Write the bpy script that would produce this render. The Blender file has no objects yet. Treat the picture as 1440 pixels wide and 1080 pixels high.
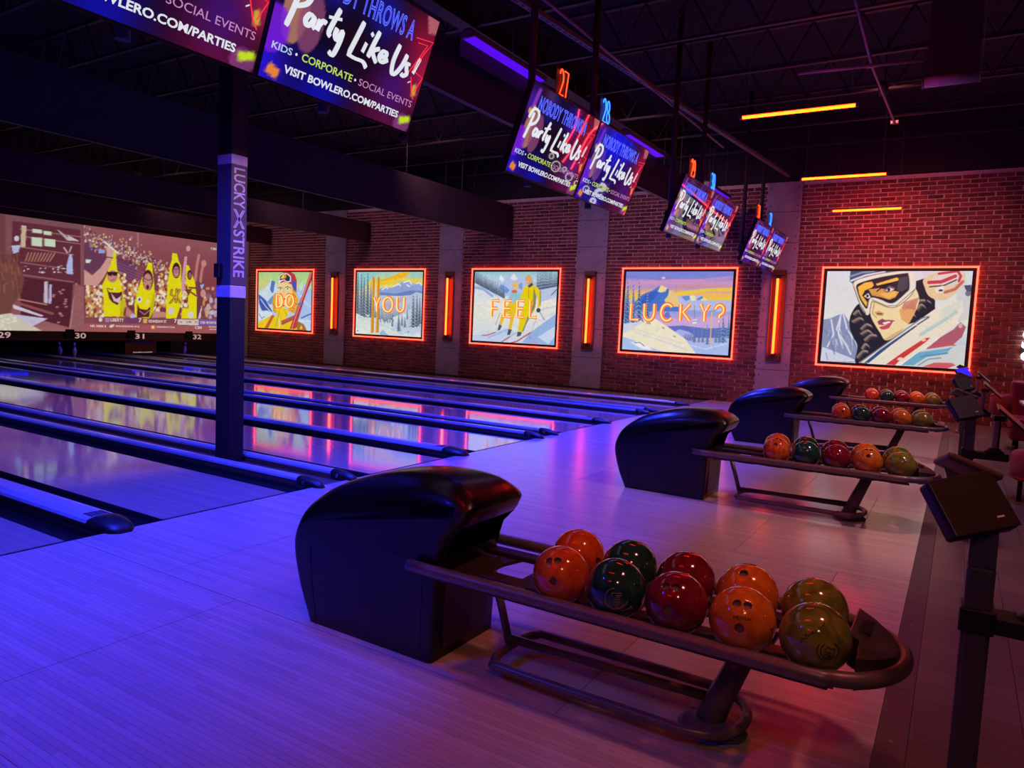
import bpy, bmesh, math, random
import numpy as np
from mathutils import Vector, Matrix
random.seed(7)
rng = np.random.default_rng(5)
C = bpy.context.scene.collection
SC = bpy.context.scene

# ------------------------------------------------------------------ camera
F_PX, YAW, PITCH, ROLL = 1014.58, math.radians(-31.7328), math.radians(-4.6944), math.radians(2.5083)
CAM = Vector((4.5403, -2.916, 1.4345))
fw = Vector((math.sin(YAW)*math.cos(PITCH), math.cos(YAW)*math.cos(PITCH), math.sin(PITCH)))
rt = fw.cross(Vector((0, 0, 1))).normalized()
up = rt.cross(fw)
R_, U_ = math.cos(ROLL)*rt + math.sin(ROLL)*up, -math.sin(ROLL)*rt + math.cos(ROLL)*up
cam_d = bpy.data.cameras.new('camera')
cam_d.sensor_width = 36.0
cam_d.lens = F_PX/1440*36
cam_d.clip_start, cam_d.clip_end = 0.05, 200
cam = bpy.data.objects.new('camera', cam_d)
C.objects.link(cam)
cam.matrix_world = Matrix(((R_.x, U_.x, -fw.x, CAM.x), (R_.y, U_.y, -fw.y, CAM.y), (R_.z, U_.z, -fw.z, CAM.z), (0, 0, 0, 1)))
SC.camera = cam

def project(p):
    d = Vector(p) - CAM
    w = d.dot(fw)
    return (720 + F_PX*d.dot(R_)/w, 540 - F_PX*d.dot(U_)/w, w)
def px_ray(x, y):
    return fw + R_*((x-720)/F_PX) - U_*((y-540)/F_PX)
def on_y(x, y, Y):                      # photo pixel -> point on the plane Y = const
    d = px_ray(x, y)
    return CAM + d*((Y-CAM.y)/d.y)

# ------------------------------------------------------------------ world, exposure
wd = bpy.data.worlds.new('world')
SC.world = wd
wd.use_nodes = True
wd.node_tree.nodes['Background'].inputs[0].default_value = (0.55, 0.22, 0.42, 1)
wd.node_tree.nodes['Background'].inputs[1].default_value = 0.007
vs = SC.view_settings
vs.view_transform = 'Standard'
vs.look = 'None'
vs.gamma = 1.0
vs.use_curve_mapping = False
vs.exposure = 0.0

# strengths of the hall's lamps and of the added spots
UV_WATT, ORANGE_GAIN, SPOT_RED, SPOT_WARM, SPOT_WALL = 425.0, 60.0, 230.0, 80.0, 255.0

# ------------------------------------------------------------------ layout (metres; X from foul line to seats, Y across the lanes)
PITCHY = 3.76            # pair of lanes
YB = -0.35               # axis of the nearest ball return
YW = 12.6                # brick wall
XM = -16.65              # masking screen
AP = 4.39                # end of approach
CEIL = 5.7

# ------------------------------------------------------------------ materials
MATS = {}
def lin(c):
    return tuple((x/12.92 if x <= 0.04045 else ((x+0.055)/1.055)**2.4) for x in c)
def hx(r, g, b):
    return lin((r/255, g/255, b/255))
def mat(name, col=(0.5, 0.5, 0.5), rough=0.5, metal=0.0, emit=None, strength=1.0, vary=0.12, scale=12.0, bump=0.0, coat=0.0, stretch=None, spec=0.5, obj_random=0.0):
    if name in MATS: return MATS[name]
    m = bpy.data.materials.new(name); MATS[name] = m
    m.use_nodes = True
    nt = m.node_tree; N = nt.nodes; L = nt.links
    b = N['Principled BSDF']
    b.inputs['Roughness'].default_value = rough
    b.inputs['Metallic'].default_value = metal
    b.inputs['Coat Weight'].default_value = coat
    b.inputs['Coat Roughness'].default_value = 0.08
    b.inputs['Specular IOR Level'].default_value = spec
    tc = N.new('ShaderNodeTexCoord'); mp = N.new('ShaderNodeMapping'); no = N.new('ShaderNodeTexNoise')
    L.new(tc.outputs['Object'], mp.inputs[0]); L.new(mp.outputs[0], no.inputs['Vector'])
    if stretch: mp.inputs['Scale'].default_value = stretch
    no.inputs['Scale'].default_value = scale
    no.inputs['Detail'].default_value = 4
    rp = N.new('ShaderNodeValToRGB')
    lo = tuple(max(0, c*(1-vary)) for c in col) + (1,); hi = tuple(min(1, c*(1+vary)) for c in col) + (1,)
    rp.color_ramp.elements[0].position, rp.color_ramp.elements[1].position = 0.3, 0.7
    rp.color_ramp.elements[0].color, rp.color_ramp.elements[1].color = lo, hi
    L.new(no.outputs['Fac'], rp.inputs[0])
    out = rp.outputs[0]
    if obj_random:
        oi = N.new('ShaderNodeObjectInfo'); ge = N.new('ShaderNodeNewGeometry'); ad = N.new('ShaderNodeMath'); ad.operation = 'ADD'
        fr = N.new('ShaderNodeMath'); fr.operation = 'FRACT'
        L.new(oi.outputs['Random'], ad.inputs[0]); L.new(ge.outputs['Random Per Island'], ad.inputs[1]); L.new(ad.outputs[0], fr.inputs[0])
        mr = N.new('ShaderNodeMapRange'); mr.inputs['To Min'].default_value = 1-obj_random; mr.inputs['To Max'].default_value = 1+obj_random
        L.new(fr.outputs[0], mr.inputs['Value'])
        hs = N.new('ShaderNodeHueSaturation'); L.new(mr.outputs[0], hs.inputs['Value']); L.new(out, hs.inputs['Color'])
        out = hs.outputs[0]
    L.new(out, b.inputs['Base Color'])
    if bump:
        bp = N.new('ShaderNodeBump'); bp.inputs['Strength'].default_value = bump; bp.inputs['Distance'].default_value = 0.01
        L.new(no.outputs['Fac'], bp.inputs['Height']); L.new(bp.outputs[0], b.inputs['Normal'])
    if emit:
        b.inputs['Emission Color'].default_value = tuple(emit) + (1,)
        b.inputs['Emission Strength'].default_value = strength
    return m

def glow(name, col, strength):
    """a lamp surface: emits only; slight procedural variation along the tube"""
    if name in MATS: return MATS[name]
    m = bpy.data.materials.new(name); MATS[name] = m
    m.use_nodes = True
    nt = m.node_tree; N = nt.nodes; L = nt.links
    b = N['Principled BSDF']
    b.inputs['Base Color'].default_value = (0.05, 0.02, 0.02, 1)
    b.inputs['Emission Color'].default_value = tuple(col) + (1,)
    no = N.new('ShaderNodeTexNoise'); no.inputs['Scale'].default_value = 3
    mr = N.new('ShaderNodeMapRange'); mr.inputs['To Min'].default_value = strength*0.9; mr.inputs['To Max'].default_value = strength*1.1
    L.new(no.outputs['Fac'], mr.inputs['Value']); L.new(mr.outputs[0], b.inputs['Emission Strength'])
    return m

def picture_mat(name, strength=1.0, rough=0.3, spec=0.5, base=0.35):
    """a backlit print or a screen: colour comes from the drawn colour attribute"""
    if name in MATS: return MATS[name]
    m = bpy.data.materials.new(name); MATS[name] = m
    m.use_nodes = True
    nt = m.node_tree; N = nt.nodes; L = nt.links
    b = N['Principled BSDF']
    a = N.new('ShaderNodeAttribute'); a.attribute_name = 'Col'
    L.new(a.outputs['Color'], b.inputs['Emission Color'])
    mx = N.new('ShaderNodeMixRGB'); mx.blend_type = 'MULTIPLY'; mx.inputs[0].default_value = 1.0
    mx.inputs[2].default_value = (base, base, base, 1)
    L.new(a.outputs['Color'], mx.inputs[1]); L.new(mx.outputs[0], b.inputs['Base Color'])
    b.inputs['Emission Strength'].default_value = strength
    b.inputs['Roughness'].default_value = rough
    b.inputs['Specular IOR Level'].default_value = spec
    return m

def boards_mat(name, c1, c2, board, rough, bump, seam=0.55, coat=0.0):
    """printed maple boards running along X"""
    m = bpy.data.materials.new(name); MATS[name] = m
    m.use_nodes = True
    nt = m.node_tree; N = nt.nodes; L = nt.links
    b = N['Principled BSDF']
    b.inputs['Roughness'].default_value = rough
    b.inputs['Coat Weight'].default_value = coat
    b.inputs['Coat Roughness'].default_value = 0.06
    g = N.new('ShaderNodeNewGeometry'); sx = N.new('ShaderNodeSeparateXYZ'); L.new(g.outputs['Position'], sx.inputs[0])
    def math_(op, a, bb=None):
        n = N.new('ShaderNodeMath'); n.operation = op
        for i, v in enumerate((a, bb)):
            if v is None: continue
            if isinstance(v, (int, float)): n.inputs[i].default_value = v
            else: L.new(v, n.inputs[i])
        return n.outputs[0]
    yb = math_('DIVIDE', sx.outputs['Y'], board)
    fl = math_('FLOOR', yb); fr = math_('FRACT', yb)
    wn = N.new('ShaderNodeTexWhiteNoise'); wn.noise_dimensions = '2D'
    xs = math_('FLOOR', math_('ADD', math_('DIVIDE', sx.outputs['X'], 0.9), math_('MULTIPLY', fl, 0.37)))
    cb = N.new('ShaderNodeCombineXYZ'); L.new(fl, cb.inputs[0]); L.new(xs, cb.inputs[1]); L.new(cb.outputs[0], wn.inputs['Vector'])
    mp = N.new('ShaderNodeMapping'); mp.inputs['Scale'].default_value = (2.6, 120, 10); L.new(g.outputs['Position'], mp.inputs[0])
    no = N.new('ShaderNodeTexNoise'); no.inputs['Scale'].default_value = 1.6; no.inputs['Detail'].default_value = 5; L.new(mp.outputs[0], no.inputs['Vector'])
    fac = math_('ADD', math_('MULTIPLY', wn.outputs['Value'], 0.55), math_('MULTIPLY', no.outputs['Fac'], 0.55))
    mix = N.new('ShaderNodeMixRGB'); L.new(fac, mix.inputs[0]); mix.inputs[1].default_value = c1 + (1,); mix.inputs[2].default_value = c2 + (1,)
    edge = math_('LESS_THAN', fr, 0.05)
    dk = N.new('ShaderNodeMixRGB'); dk.blend_type = 'MULTIPLY'; L.new(math_('MULTIPLY', edge, seam), dk.inputs[0]); L.new(mix.outputs[0], dk.inputs[1]); dk.inputs[2].default_value = (0.3, 0.25, 0.22, 1)
    L.new(dk.outputs[0], b.inputs['Base Color'])
    rr = N.new('ShaderNodeMapRange'); rr.inputs['To Min'].default_value = rough*0.8; rr.inputs['To Max'].default_value = rough*1.25; L.new(no.outputs['Fac'], rr.inputs['Value']); L.new(rr.outputs[0], b.inputs['Roughness'])
    if bump:
        bp = N.new('ShaderNodeBump'); bp.inputs['Strength'].default_value = bump; bp.inputs['Distance'].default_value = 0.002
        L.new(no.outputs['Fac'], bp.inputs['Height']); L.new(bp.outputs[0], b.inputs['Normal'])
    return m

M_APPROACH = boards_mat('approach_boards', (0.45, 0.37, 0.31), (0.62, 0.53, 0.45), 0.0272, 0.205, 0.02, seam=0.8)
M_LANE = boards_mat('lane_boards', (0.40, 0.31, 0.25), (0.55, 0.45, 0.36), 0.0270, 0.085, 0.02, seam=0.35, coat=0.6)
M_CONC = boards_mat('concourse_planks', (0.10, 0.075, 0.07), (0.17, 0.13, 0.12), 0.18, 0.36, 0.15)
M_SUB = mat('dark_subfloor', (0.012, 0.010, 0.010), 0.8)
M_BLACK = mat('matt_black', (0.006, 0.006, 0.007), 0.7)
M_GUTTER = mat('black_gutter_plastic', (0.008, 0.008, 0.010), 0.6)
M_CAPTOP = mat('capping_grey_blue', (0.42, 0.46, 0.52), 0.32, vary=0.06, coat=0.4)
M_CAPSIDE = mat('capping_brown_side', (0.13, 0.07, 0.05), 0.5)
M_CAPEND = mat('capping_black_end', (0.012, 0.012, 0.014), 0.45)
M_CHROME = mat('brushed_trim', (0.55, 0.55, 0.57), 0.25, 0.9, vary=0.05)
M_BRICK = mat('red_brick', (0.175, 0.048, 0.040), 0.85, vary=0.35, scale=25, bump=0.5, obj_random=0.42)
M_MORTAR = mat('mortar', (0.66, 0.52, 0.48), 0.95, vary=0.15, scale=40, bump=0.4)
M_CONCRETE = mat('pilaster_concrete', (0.33, 0.31, 0.32), 0.8, vary=0.12, scale=5, bump=0.2)
M_UPWALL = mat('dark_painted_drywall', (0.022, 0.015, 0.018), 0.9)
M_CEIL = mat('black_ceiling_deck', (0.008, 0.006, 0.007), 0.95)
M_STEEL = mat('dark_painted_steel', (0.030, 0.022, 0.024), 0.6)
M_STEEL2 = mat('dusty_grey_steel', (0.20, 0.17, 0.17), 0.55)
M_SOFFIT = mat('dark_plum_bulkhead', (0.038, 0.022, 0.026), 0.85)
M_HOOD = mat('glossy_black_shell', (0.005, 0.005, 0.007), 0.30, coat=0.15, vary=0.05)
M_HOODIN = mat('hood_inside', (0.003, 0.003, 0.003), 0.85)
M_TUBE = mat('brown_powder_coated_tube', (0.20, 0.155, 0.15), 0.36, 0.35, vary=0.08)
M_TRAY = mat('dark_rack_metal', (0.055, 0.035, 0.035), 0.45, 0.2)
M_TIP = mat('plum_rack_plastic', (0.045, 0.028, 0.032), 0.35)
M_TV = mat('tv_black_plastic', (0.012, 0.012, 0.013), 0.4)
M_COL = mat('column_dark_paint', (0.018, 0.018, 0.018), 0.6)
M_COLP = mat('column_wrap_plum', (0.12, 0.085, 0.10), 0.65)
M_COLW = mat('column_wrap_lilac', (0.74, 0.62, 0.66), 0.6)
M_CONS = mat('console_grey', (0.085, 0.080, 0.088), 0.45, 0.2)
M_CONSB = mat('console_black', (0.012, 0.012, 0.014), 0.4)
M_CONSS = mat('console_dark_screen', (0.030, 0.022, 0.020), 0.35)
M_RED = mat('red_leather', (0.42, 0.035, 0.045), 0.45, vary=0.15, bump=0.1)
M_WHITE = mat('white_plastic', (0.75, 0.75, 0.76), 0.35)
M_TABLE = mat('pale_table_top', (0.62, 0.60, 0.66), 0.3)
M_PIN = mat('white_pin', (0.85, 0.84, 0.82), 0.25)
M_PINR = mat('pin_red_band', (0.6, 0.03, 0.04), 0.3)
M_COPPER = mat('copper_trough', (0.17, 0.065, 0.03), 0.45, 0.4)
M_CABLE = mat('grey_cable', (0.10, 0.09, 0.09), 0.6)
G_ORANGE = glow('orange_tube_light', (1.0, 0.0145, 0.0006), ORANGE_GAIN)
G_SCONCE = glow('amber_sconce_tube', (1.0, 0.052, 0.006), 13.0)
G_FRAME = glow('red_neon_frame', (1.0, 0.052, 0.028), 7.0)
G_LETTER = glow('amber_neon_letter', (1.0, 0.68, 0.22), 1.25)
G_HALO = glow('orange_letter_halo', (1.0, 0.19, 0.045), 0.95)  # halo of the neon letters, put into an emissive colour
G_UV = glow('ultraviolet_tube', (0.11, 0.003, 1.0), 0.85)
G_NUMRED = glow('red_neon_number', (1.0, 0.045, 0.012), 3.5)
G_NUMBLUE = glow('blue_neon_number', (0.02, 0.16, 1.0), 3.2)
G_WHITE = glow('white_neon', (1.0, 0.96, 0.95), 3.5)
G_SIGNRED = glow('red_sign_neon', (1.0, 0.035, 0.05), 22.0)
G_BLUESCR = glow('blue_screen', (0.0, 0.01, 0.95), 1.0)

# ------------------------------------------------------------------ mesh helpers
def bm_new(): return bmesh.new()
def add_box(bm, x0, x1, y0, y1, z0, z1, mi=0):
    v = [bm.verts.new(p) for p in ((x0, y0, z0), (x1, y0, z0), (x1, y1, z0), (x0, y1, z0), (x0, y0, z1), (x1, y0, z1), (x1, y1, z1), (x0, y1, z1))]
    for f in ((3, 2, 1, 0), (4, 5, 6, 7), (0, 1, 5, 4), (1, 2, 6, 5), (2, 3, 7, 6), (3, 0, 4, 7)):
        bm.faces.new([v[i] for i in f]).material_index = mi
    return v
def add_tube(bm, pts, r, n=10, closed=False, caps=True, smooth=True, mi=0):
    pts = [Vector(p) for p in pts]
    k = len(pts)
    rings = []; prev = None
    for i, p in enumerate(pts):
        if closed: t = pts[(i+1) % k] - pts[i-1]
        else: t = pts[min(i+1, k-1)] - pts[max(i-1, 0)]
        t.normalize()
        if prev is None:
            a = Vector((0, 0, 1)) if abs(t.z) < 0.9 else Vector((1, 0, 0))
            u = t.cross(a).normalized()
        else:
            u = (prev - t*prev.dot(t)).normalized()
        prev = u
        w = t.cross(u)
        rr = r[i] if isinstance(r, (list, tuple)) else r
        rings.append([bm.verts.new(p + (u*math.cos(2*math.pi*j/n) + w*math.sin(2*math.pi*j/n))*rr) for j in range(n)])
    for i in range(k if closed else k-1):
        A, B = rings[i], rings[(i+1) % k]
        off = 0
        if closed and i == k-1:                      # align the closing ring
            off = min(range(n), key=lambda o: (A[0].co - B[o].co).length)
        for j in range(n):
            f = bm.faces.new((A[j], A[(j+1) % n], B[(j+1+off) % n], B[(j+off) % n])); f.smooth = smooth; f.material_index = mi
    if caps and not closed:
        bm.faces.new(list(reversed(rings[0]))).material_index = mi; bm.faces.new(rings[-1]).material_index = mi
def add_prism(bm, poly, y0, y1, axis='Y', mi=0):
    """extrude a 2D polygon: axis Y -> poly is (x, z); axis Z -> (x, y); axis X -> (y, z)"""
    def P(a, b, h):
        return {'Y': (a, h, b), 'Z': (a, b, h), 'X': (h, a, b)}[axis]
    A = [bm.verts.new(P(a, b, y0)) for a, b in poly]; B = [bm.verts.new(P(a, b, y1)) for a, b in poly]
    n = len(poly)
    fs = [bm.faces.new(A), bm.faces.new(list(reversed(B)))]
    for i in range(n): fs.append(bm.faces.new((A[i], B[i], B[(i+1) % n], A[(i+1) % n])))
    for f in fs: f.material_index = mi
    return fs
def add_lathe(bm, prof, n=20, o=(0, 0, 0), smooth=True, mi=0):
    rings = []
    for r, z in prof:
        rings.append([bm.verts.new((o[0]+r*math.cos(2*math.pi*j/n), o[1]+r*math.sin(2*math.pi*j/n), o[2]+z)) for j in range(n)] if r > 1e-6 else [bm.verts.new((o[0], o[1], o[2]+z))])
    for A, B in zip(rings, rings[1:]):
        for j in range(n):
            a, b2 = A[j % len(A)], A[(j+1) % len(A)]; c, d = B[(j+1) % len(B)], B[j % len(B)]
            vs_ = []
            for v in (a, b2, c, d):
                if v not in vs_: vs_.append(v)
            if len(vs_) > 2:
                f = bm.faces.new(vs_); f.smooth = smooth; f.material_index = mi
    return rings
def bevel_all(bm, w, seg=2, edges=None):
    bmesh.ops.bevel(bm, geom=edges if edges is not None else bm.edges[:], offset=w, segments=seg, profile=0.5, affect='EDGES', clamp_overlap=True)
def smooth_curve(pts, per=6, closed=False):
    pts = [Vector(p) for p in pts]; n = len(pts); out = []
    rng_ = range(n) if closed else range(n-1)
    for i in rng_:
        g = (lambda k: pts[k % n]) if closed else (lambda k: pts[max(0, min(n-1, k))])
        p0, p1, p2, p3 = g(i-1), g(i), g(i+1), g(i+2)
        for s in range(per):
            t = s/per
            out.append(0.5*((2*p1) + (p2-p0)*t + (2*p0-5*p1+4*p2-p3)*t*t + (3*p1-p0-3*p2+p3)*t**3))
    if not closed: out.append(pts[-1])
    return out
def finish(bm, name, mats, recalc=True):
    if recalc: bmesh.ops.recalc_face_normals(bm, faces=bm.faces[:])
    me = bpy.data.meshes.new(name); bm.to_mesh(me); bm.free()
    for m in (mats if isinstance(mats, (list, tuple)) else [mats]): me.materials.append(m)
    return me
def link(name, data, parent=None, loc=None, label=None, cat=None, group=None, kind=None):
    o = bpy.data.objects.new(name, data); C.objects.link(o)
    if parent is not None: o.parent = parent
    if loc is not None: o.location = loc
    if label: o['label'] = label
    if cat: o['category'] = cat
    if group: o['group'] = group
    if kind: o['kind'] = kind
    return o
def obj(name, bm, mats, parent=None, **kw):
    return link(name, finish(bm, name, mats), parent, **kw)
def thing(name, label, cat, loc=(0, 0, 0), group=None, rz=0.0, kind=None):
    o = link(name, None, None, loc, label, cat, group, kind)
    o.rotation_euler = (0, 0, rz); o.empty_display_size = 0.1
    return o
def box_obj(name, dims, mats, parent=None, bev=0.0, seg=2, **kw):
    bm = bm_new(); add_box(bm, *dims)
    if bev: bevel_all(bm, bev, seg)
    return obj(name, bm, mats, parent, **kw)
def tube_obj(name, pts, r, m, parent=None, n=10, closed=False, **kw):
    bm = bm_new(); add_tube(bm, pts, r, n, closed)
    return obj(name, bm, m, parent, **kw)
def copy_tree(root, loc, label=None, group=None):
    r = root.copy(); C.objects.link(r); r.location = loc
    if label: r['label'] = label
    if group: r['group'] = group
    for ch in list(root.children):
        c = ch.copy(); C.objects.link(c); c.parent = r
        for g in list(ch.children):
            d = g.copy(); C.objects.link(d); d.parent = c
    return r
def text_mesh(s, name, m, fill=True, thick=0.0, outline=0.0, extrude=0.0, spacing=1.0):
    """flat lettering in local XY, normalised so that x = 0..1 of its own width, y = 0..cap height; returns mesh and width/height"""
    cu = bpy.data.curves.new(name, 'FONT'); cu.body = s; cu.resolution_u = 3
    cu.offset = thick; cu.extrude = extrude; cu.space_character = spacing
    if outline: cu.fill_mode = 'NONE'; cu.bevel_depth = outline; cu.bevel_resolution = 1
    o = bpy.data.objects.new(name, cu); C.objects.link(o)
    dg = bpy.context.evaluated_depsgraph_get()
    me = bpy.data.meshes.new_from_object(o.evaluated_get(dg))
    bpy.data.objects.remove(o); bpy.data.curves.remove(cu)
    co = np.zeros(len(me.vertices)*3); me.vertices.foreach_get('co', co); co = co.reshape(-1, 3)
    x0, x1 = co[:, 0].min(), co[:, 0].max()
    co[:, 0] = (co[:, 0]-x0)/(x1-x0)
    y0, y1 = co[:, 1].min(), co[:, 1].max()
    co[:, 1] = (co[:, 1]-y0)/(y1-y0)
    me.vertices.foreach_set('co', co.ravel()); me.update()
    me.materials.clear(); me.materials.append(m)
    return me
def place_text(s, name, m, origin, ex, ey, w, h, parent, **kw):
    """lettering laid on a surface: origin lower left, ex/ey unit directions"""
    me = text_mesh(s, name, m, **kw)
    ex, ey = Vector(ex), Vector(ey); ez = ex.cross(ey)
    T = Matrix(((ex.x*w, ey.x*h, ez.x, origin[0]), (ex.y*w, ey.y*h, ez.y, origin[1]), (ex.z*w, ey.z*h, ez.z, origin[2]), (0, 0, 0, 1)))
    # flatten outline tubes so that the x / y scaling keeps them thin
    if kw.get('outline'):
        for v in me.vertices: v.co.z *= 0.05
    me.transform(T)
    return link(name, me, parent)

# ------------------------------------------------------------------ drawing flat pictures (colour attribute on a fine grid)
class Canvas:
    def __init__(s, w, h, corners, bg, ss=2):
        """corners: TL, TR, BR, BL of the picture in the drawing's own coordinates"""
        s.w, s.h, s.ss = w, h, ss
        s.W, s.H = w*ss, h*ss
        s.a = np.zeros((s.H, s.W, 3)); s.a[:] = np.array(bg)/255.
        dst = [(0, 0), (s.W, 0), (s.W, s.H), (0, s.H)]
        A, bb = [], []
        for (x, y), (u, v) in zip(corners, dst):
            A.append([x, y, 1, 0, 0, 0, -u*x, -u*y]); bb.append(u)
            A.append([0, 0, 0, x, y, 1, -v*x, -v*y]); bb.append(v)
        s.Hm = np.append(np.linalg.solve(np.array(A, float), np.array(bb, float)), 1).reshape(3, 3)
        s.sc = math.sqrt(abs(np.linalg.det(s.Hm[:2, :2])))
        s.yy, s.xx = np.mgrid[0:s.H, 0:s.W] + 0.5
    def m(s, pts):
        p = np.c_[np.array(pts, float), np.ones(len(pts))] @ s.Hm.T
        return p[:, :2]/p[:, 2:]
    def mask_poly(s, q):
        x0, y0 = np.floor(q.min(0)).astype(int)-1; x1, y1 = np.ceil(q.max(0)).astype(int)+1
        x0, y0, x1, y1 = max(x0, 0), max(y0, 0), min(x1, s.W), min(y1, s.H)
        if x1 <= x0 or y1 <= y0: return None
        X, Y = s.xx[y0:y1, x0:x1], s.yy[y0:y1, x0:x1]
        ins = np.zeros(X.shape, bool)
        for (ax, ay), (bx, by) in zip(q, np.roll(q, -1, 0)):
            if ay == by: continue
            ins ^= ((ay > Y) != (by > Y)) & (X < (bx-ax)*(Y-ay)/(by-ay)+ax)
        return (slice(y0, y1), slice(x0, x1)), ins
    def poly(s, pts, col, alpha=1.0, curve=False, grad=None):
        if curve: pts = [(v.x, v.y) for v in smooth_curve([(a, b, 0) for a, b in pts], 6, True)]
        r = s.mask_poly(s.m(pts))
        if r is None: return
        sl, ins = r
        c = np.array(col)/255.
        reg = s.a[sl]
        if grad is not None:
            yy = s.yy[sl]; t = ((yy-yy.min())/max(1e-6, yy.max()-yy.min()))[..., None]
            c = c*(1-t) + np.array(grad)/255.*t
            reg[ins] = (reg*(1-alpha)+c*alpha)[ins]
        else:
            reg[ins] = reg[ins]*(1-alpha)+c*alpha
    def line(s, pts, width, col, alpha=1.0, curve=False):
        if curve: pts = [(v.x, v.y) for v in smooth_curve([(a, b, 0) for a, b in pts], 6, False)]
        q = s.m(pts); hw = width*s.sc/2
        d = np.full((s.H, s.W), 1e9)
        for (ax, ay), (bx, by) in zip(q[:-1], q[1:]):
            x0, x1 = int(max(0, min(ax, bx)-hw-2)), int(min(s.W, max(ax, bx)+hw+2)); y0, y1 = int(max(0, min(ay, by)-hw-2)), int(min(s.H, max(ay, by)+hw+2))
            if x1 <= x0 or y1 <= y0: continue
            X, Y = s.xx[y0:y1, x0:x1]-ax, s.yy[y0:y1, x0:x1]-ay
            dx, dy = bx-ax, by-ay; L2 = dx*dx+dy*dy+1e-9
            t = np.clip((X*dx+Y*dy)/L2, 0, 1)
            d[y0:y1, x0:x1] = np.minimum(d[y0:y1, x0:x1], np.hypot(X-t*dx, Y-t*dy))
        k = (np.clip(hw-d+0.5, 0, 1)*alpha)[..., None]
        s.a = s.a*(1-k)+np.array(col)/255.*k
    def ell(s, cx, cy, rx, ry, col, alpha=1.0, rot=0.0):
        c, n = math.cos(rot), math.sin(rot)
        s.poly([(cx+rx*math.cos(t)*c-ry*math.sin(t)*n, cy+rx*math.cos(t)*n+ry*math.sin(t)*c) for t in np.linspace(0, 2*math.pi, 22)[:-1]], col, alpha)
    def vgrad(s, stops):
        t = (s.yy/s.H)
        for ch in range(3): s.a[..., ch] = np.interp(t, [p for p, _ in stops], [c[ch]/255. for _, c in stops])
    def blob(s, cx, cy, r, col, alpha=1.0):
        q = s.m([(cx, cy)])[0]; R = r*s.sc
        k = np.exp(-((s.xx-q[0])**2+(s.yy-q[1])**2)/(2*R*R))[..., None]*alpha
        s.a = s.a*(1-k)+np.array(col)/255.*k
    def noise(s, amt, cell=3):
        n = rng.normal(0, 1, (s.H//cell+2, s.W//cell+2))
        n = np.kron(n, np.ones((cell, cell)))[:s.H, :s.W]
        s.a = s.a*(1+amt*n[..., None])
    def fir(s, x, y0, y1, w, col, snow=None, k=7):
        """a conifer: stacked drooping tiers"""
        s.line([(x, y0), (x, y1)], w*0.07, col)
        for i in range(k):
            t = (i+0.6)/k; y = y0+(y1-y0)*t; ww = w*0.5*(0.12+0.88*t)
            h = (y1-y0)/k
            s.poly([(x, y-h*0.9), (x+ww, y+h*0.45), (x+ww*0.45, y+h*0.2), (x, y+h*0.5), (x-ww*0.45, y+h*0.2), (x-ww, y+h*0.45)], col)
            if snow: s.line([(x-ww*0.9, y+h*0.25), (x-ww*0.2, y-h*0.2), (x+ww*0.5, y+h*0.12)], max(1.2, w*0.05), snow, 0.85)
    def brush(s, n, ln, w, jit=0.10, ang=None):
        """short painterly strokes in the local colour"""
        for _ in range(n):
            x, y = rng.uniform(0, s.W), rng.uniform(0, s.H)
            c = s.a[int(y), int(x)]*(1+rng.normal(0, jit))
            a_ = rng.uniform(0, math.pi) if ang is None else ang+rng.normal(0, 0.35)
            L = ln*s.ss*rng.uniform(0.4, 1.3); dx, dy = math.cos(a_), math.sin(a_); hw = w*s.ss/2
            R_w = int(L/2+hw+2)
            x0, x1, y0, y1 = max(0, int(x)-R_w), min(s.W, int(x)+R_w), max(0, int(y)-R_w), min(s.H, int(y)+R_w)
            X, Y = s.xx[y0:y1, x0:x1]-x, s.yy[y0:y1, x0:x1]-y
            t = np.clip(X*dx+Y*dy, -L/2, L/2)
            d = np.hypot(X-t*dx, Y-t*dy)
            near = np.abs(s.a[y0:y1, x0:x1]-s.a[int(y), int(x)]).sum(-1) < 0.30      # stay inside the painted shape
            k = (np.clip(hw-d+0.5, 0, 1)*0.6*near)[..., None]
            s.a[y0:y1, x0:x1] = s.a[y0:y1, x0:x1]*(1-k)+c*k
    def result(s):
        b = np.clip(s.a, 0, 1).reshape(s.h, s.ss, s.w, s.ss, 3).mean((1, 3))
        return np.where(b <= 0.04045, b/12.92, ((b+0.055)/1.055)**2.4)

def picture_mesh(name, rgb, o, ex, ey, w, h, m):
    """grid of one quad per drawn pixel; o = lower left corner, ex to the right, ey up"""
    H, W, _ = rgb.shape
    ii, jj = np.mgrid[0:H, 0:W]
    o, ex, ey = np.array(o), np.array(ex), np.array(ey)
    P = o + ex*(jj/(W-1)*w)[..., None] + ey*((1-ii/(H-1))*h)[..., None]
    idx = np.arange(H*W).reshape(H, W)
    q = np.stack([idx[1:, :-1], idx[1:, 1:], idx[:-1, 1:], idx[:-1, :-1]], -1).reshape(-1, 4)
    me = bpy.data.meshes.new(name)
    me.vertices.add(H*W); me.vertices.foreach_set('co', P.reshape(-1))
    me.loops.add(q.size); me.loops.foreach_set('vertex_index', q.ravel())
    me.polygons.add(len(q)); me.polygons.foreach_set('loop_start', np.arange(len(q))*4); me.polygons.foreach_set('loop_total', np.full(len(q), 4))
    me.update(calc_edges=True)
    at = me.color_attributes.new('Col', 'FLOAT_COLOR', 'POINT')
    at.data.foreach_set('color', np.c_[rgb.reshape(-1, 3), np.ones(H*W)].ravel())
    me.materials.append(m)
    return me

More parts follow.
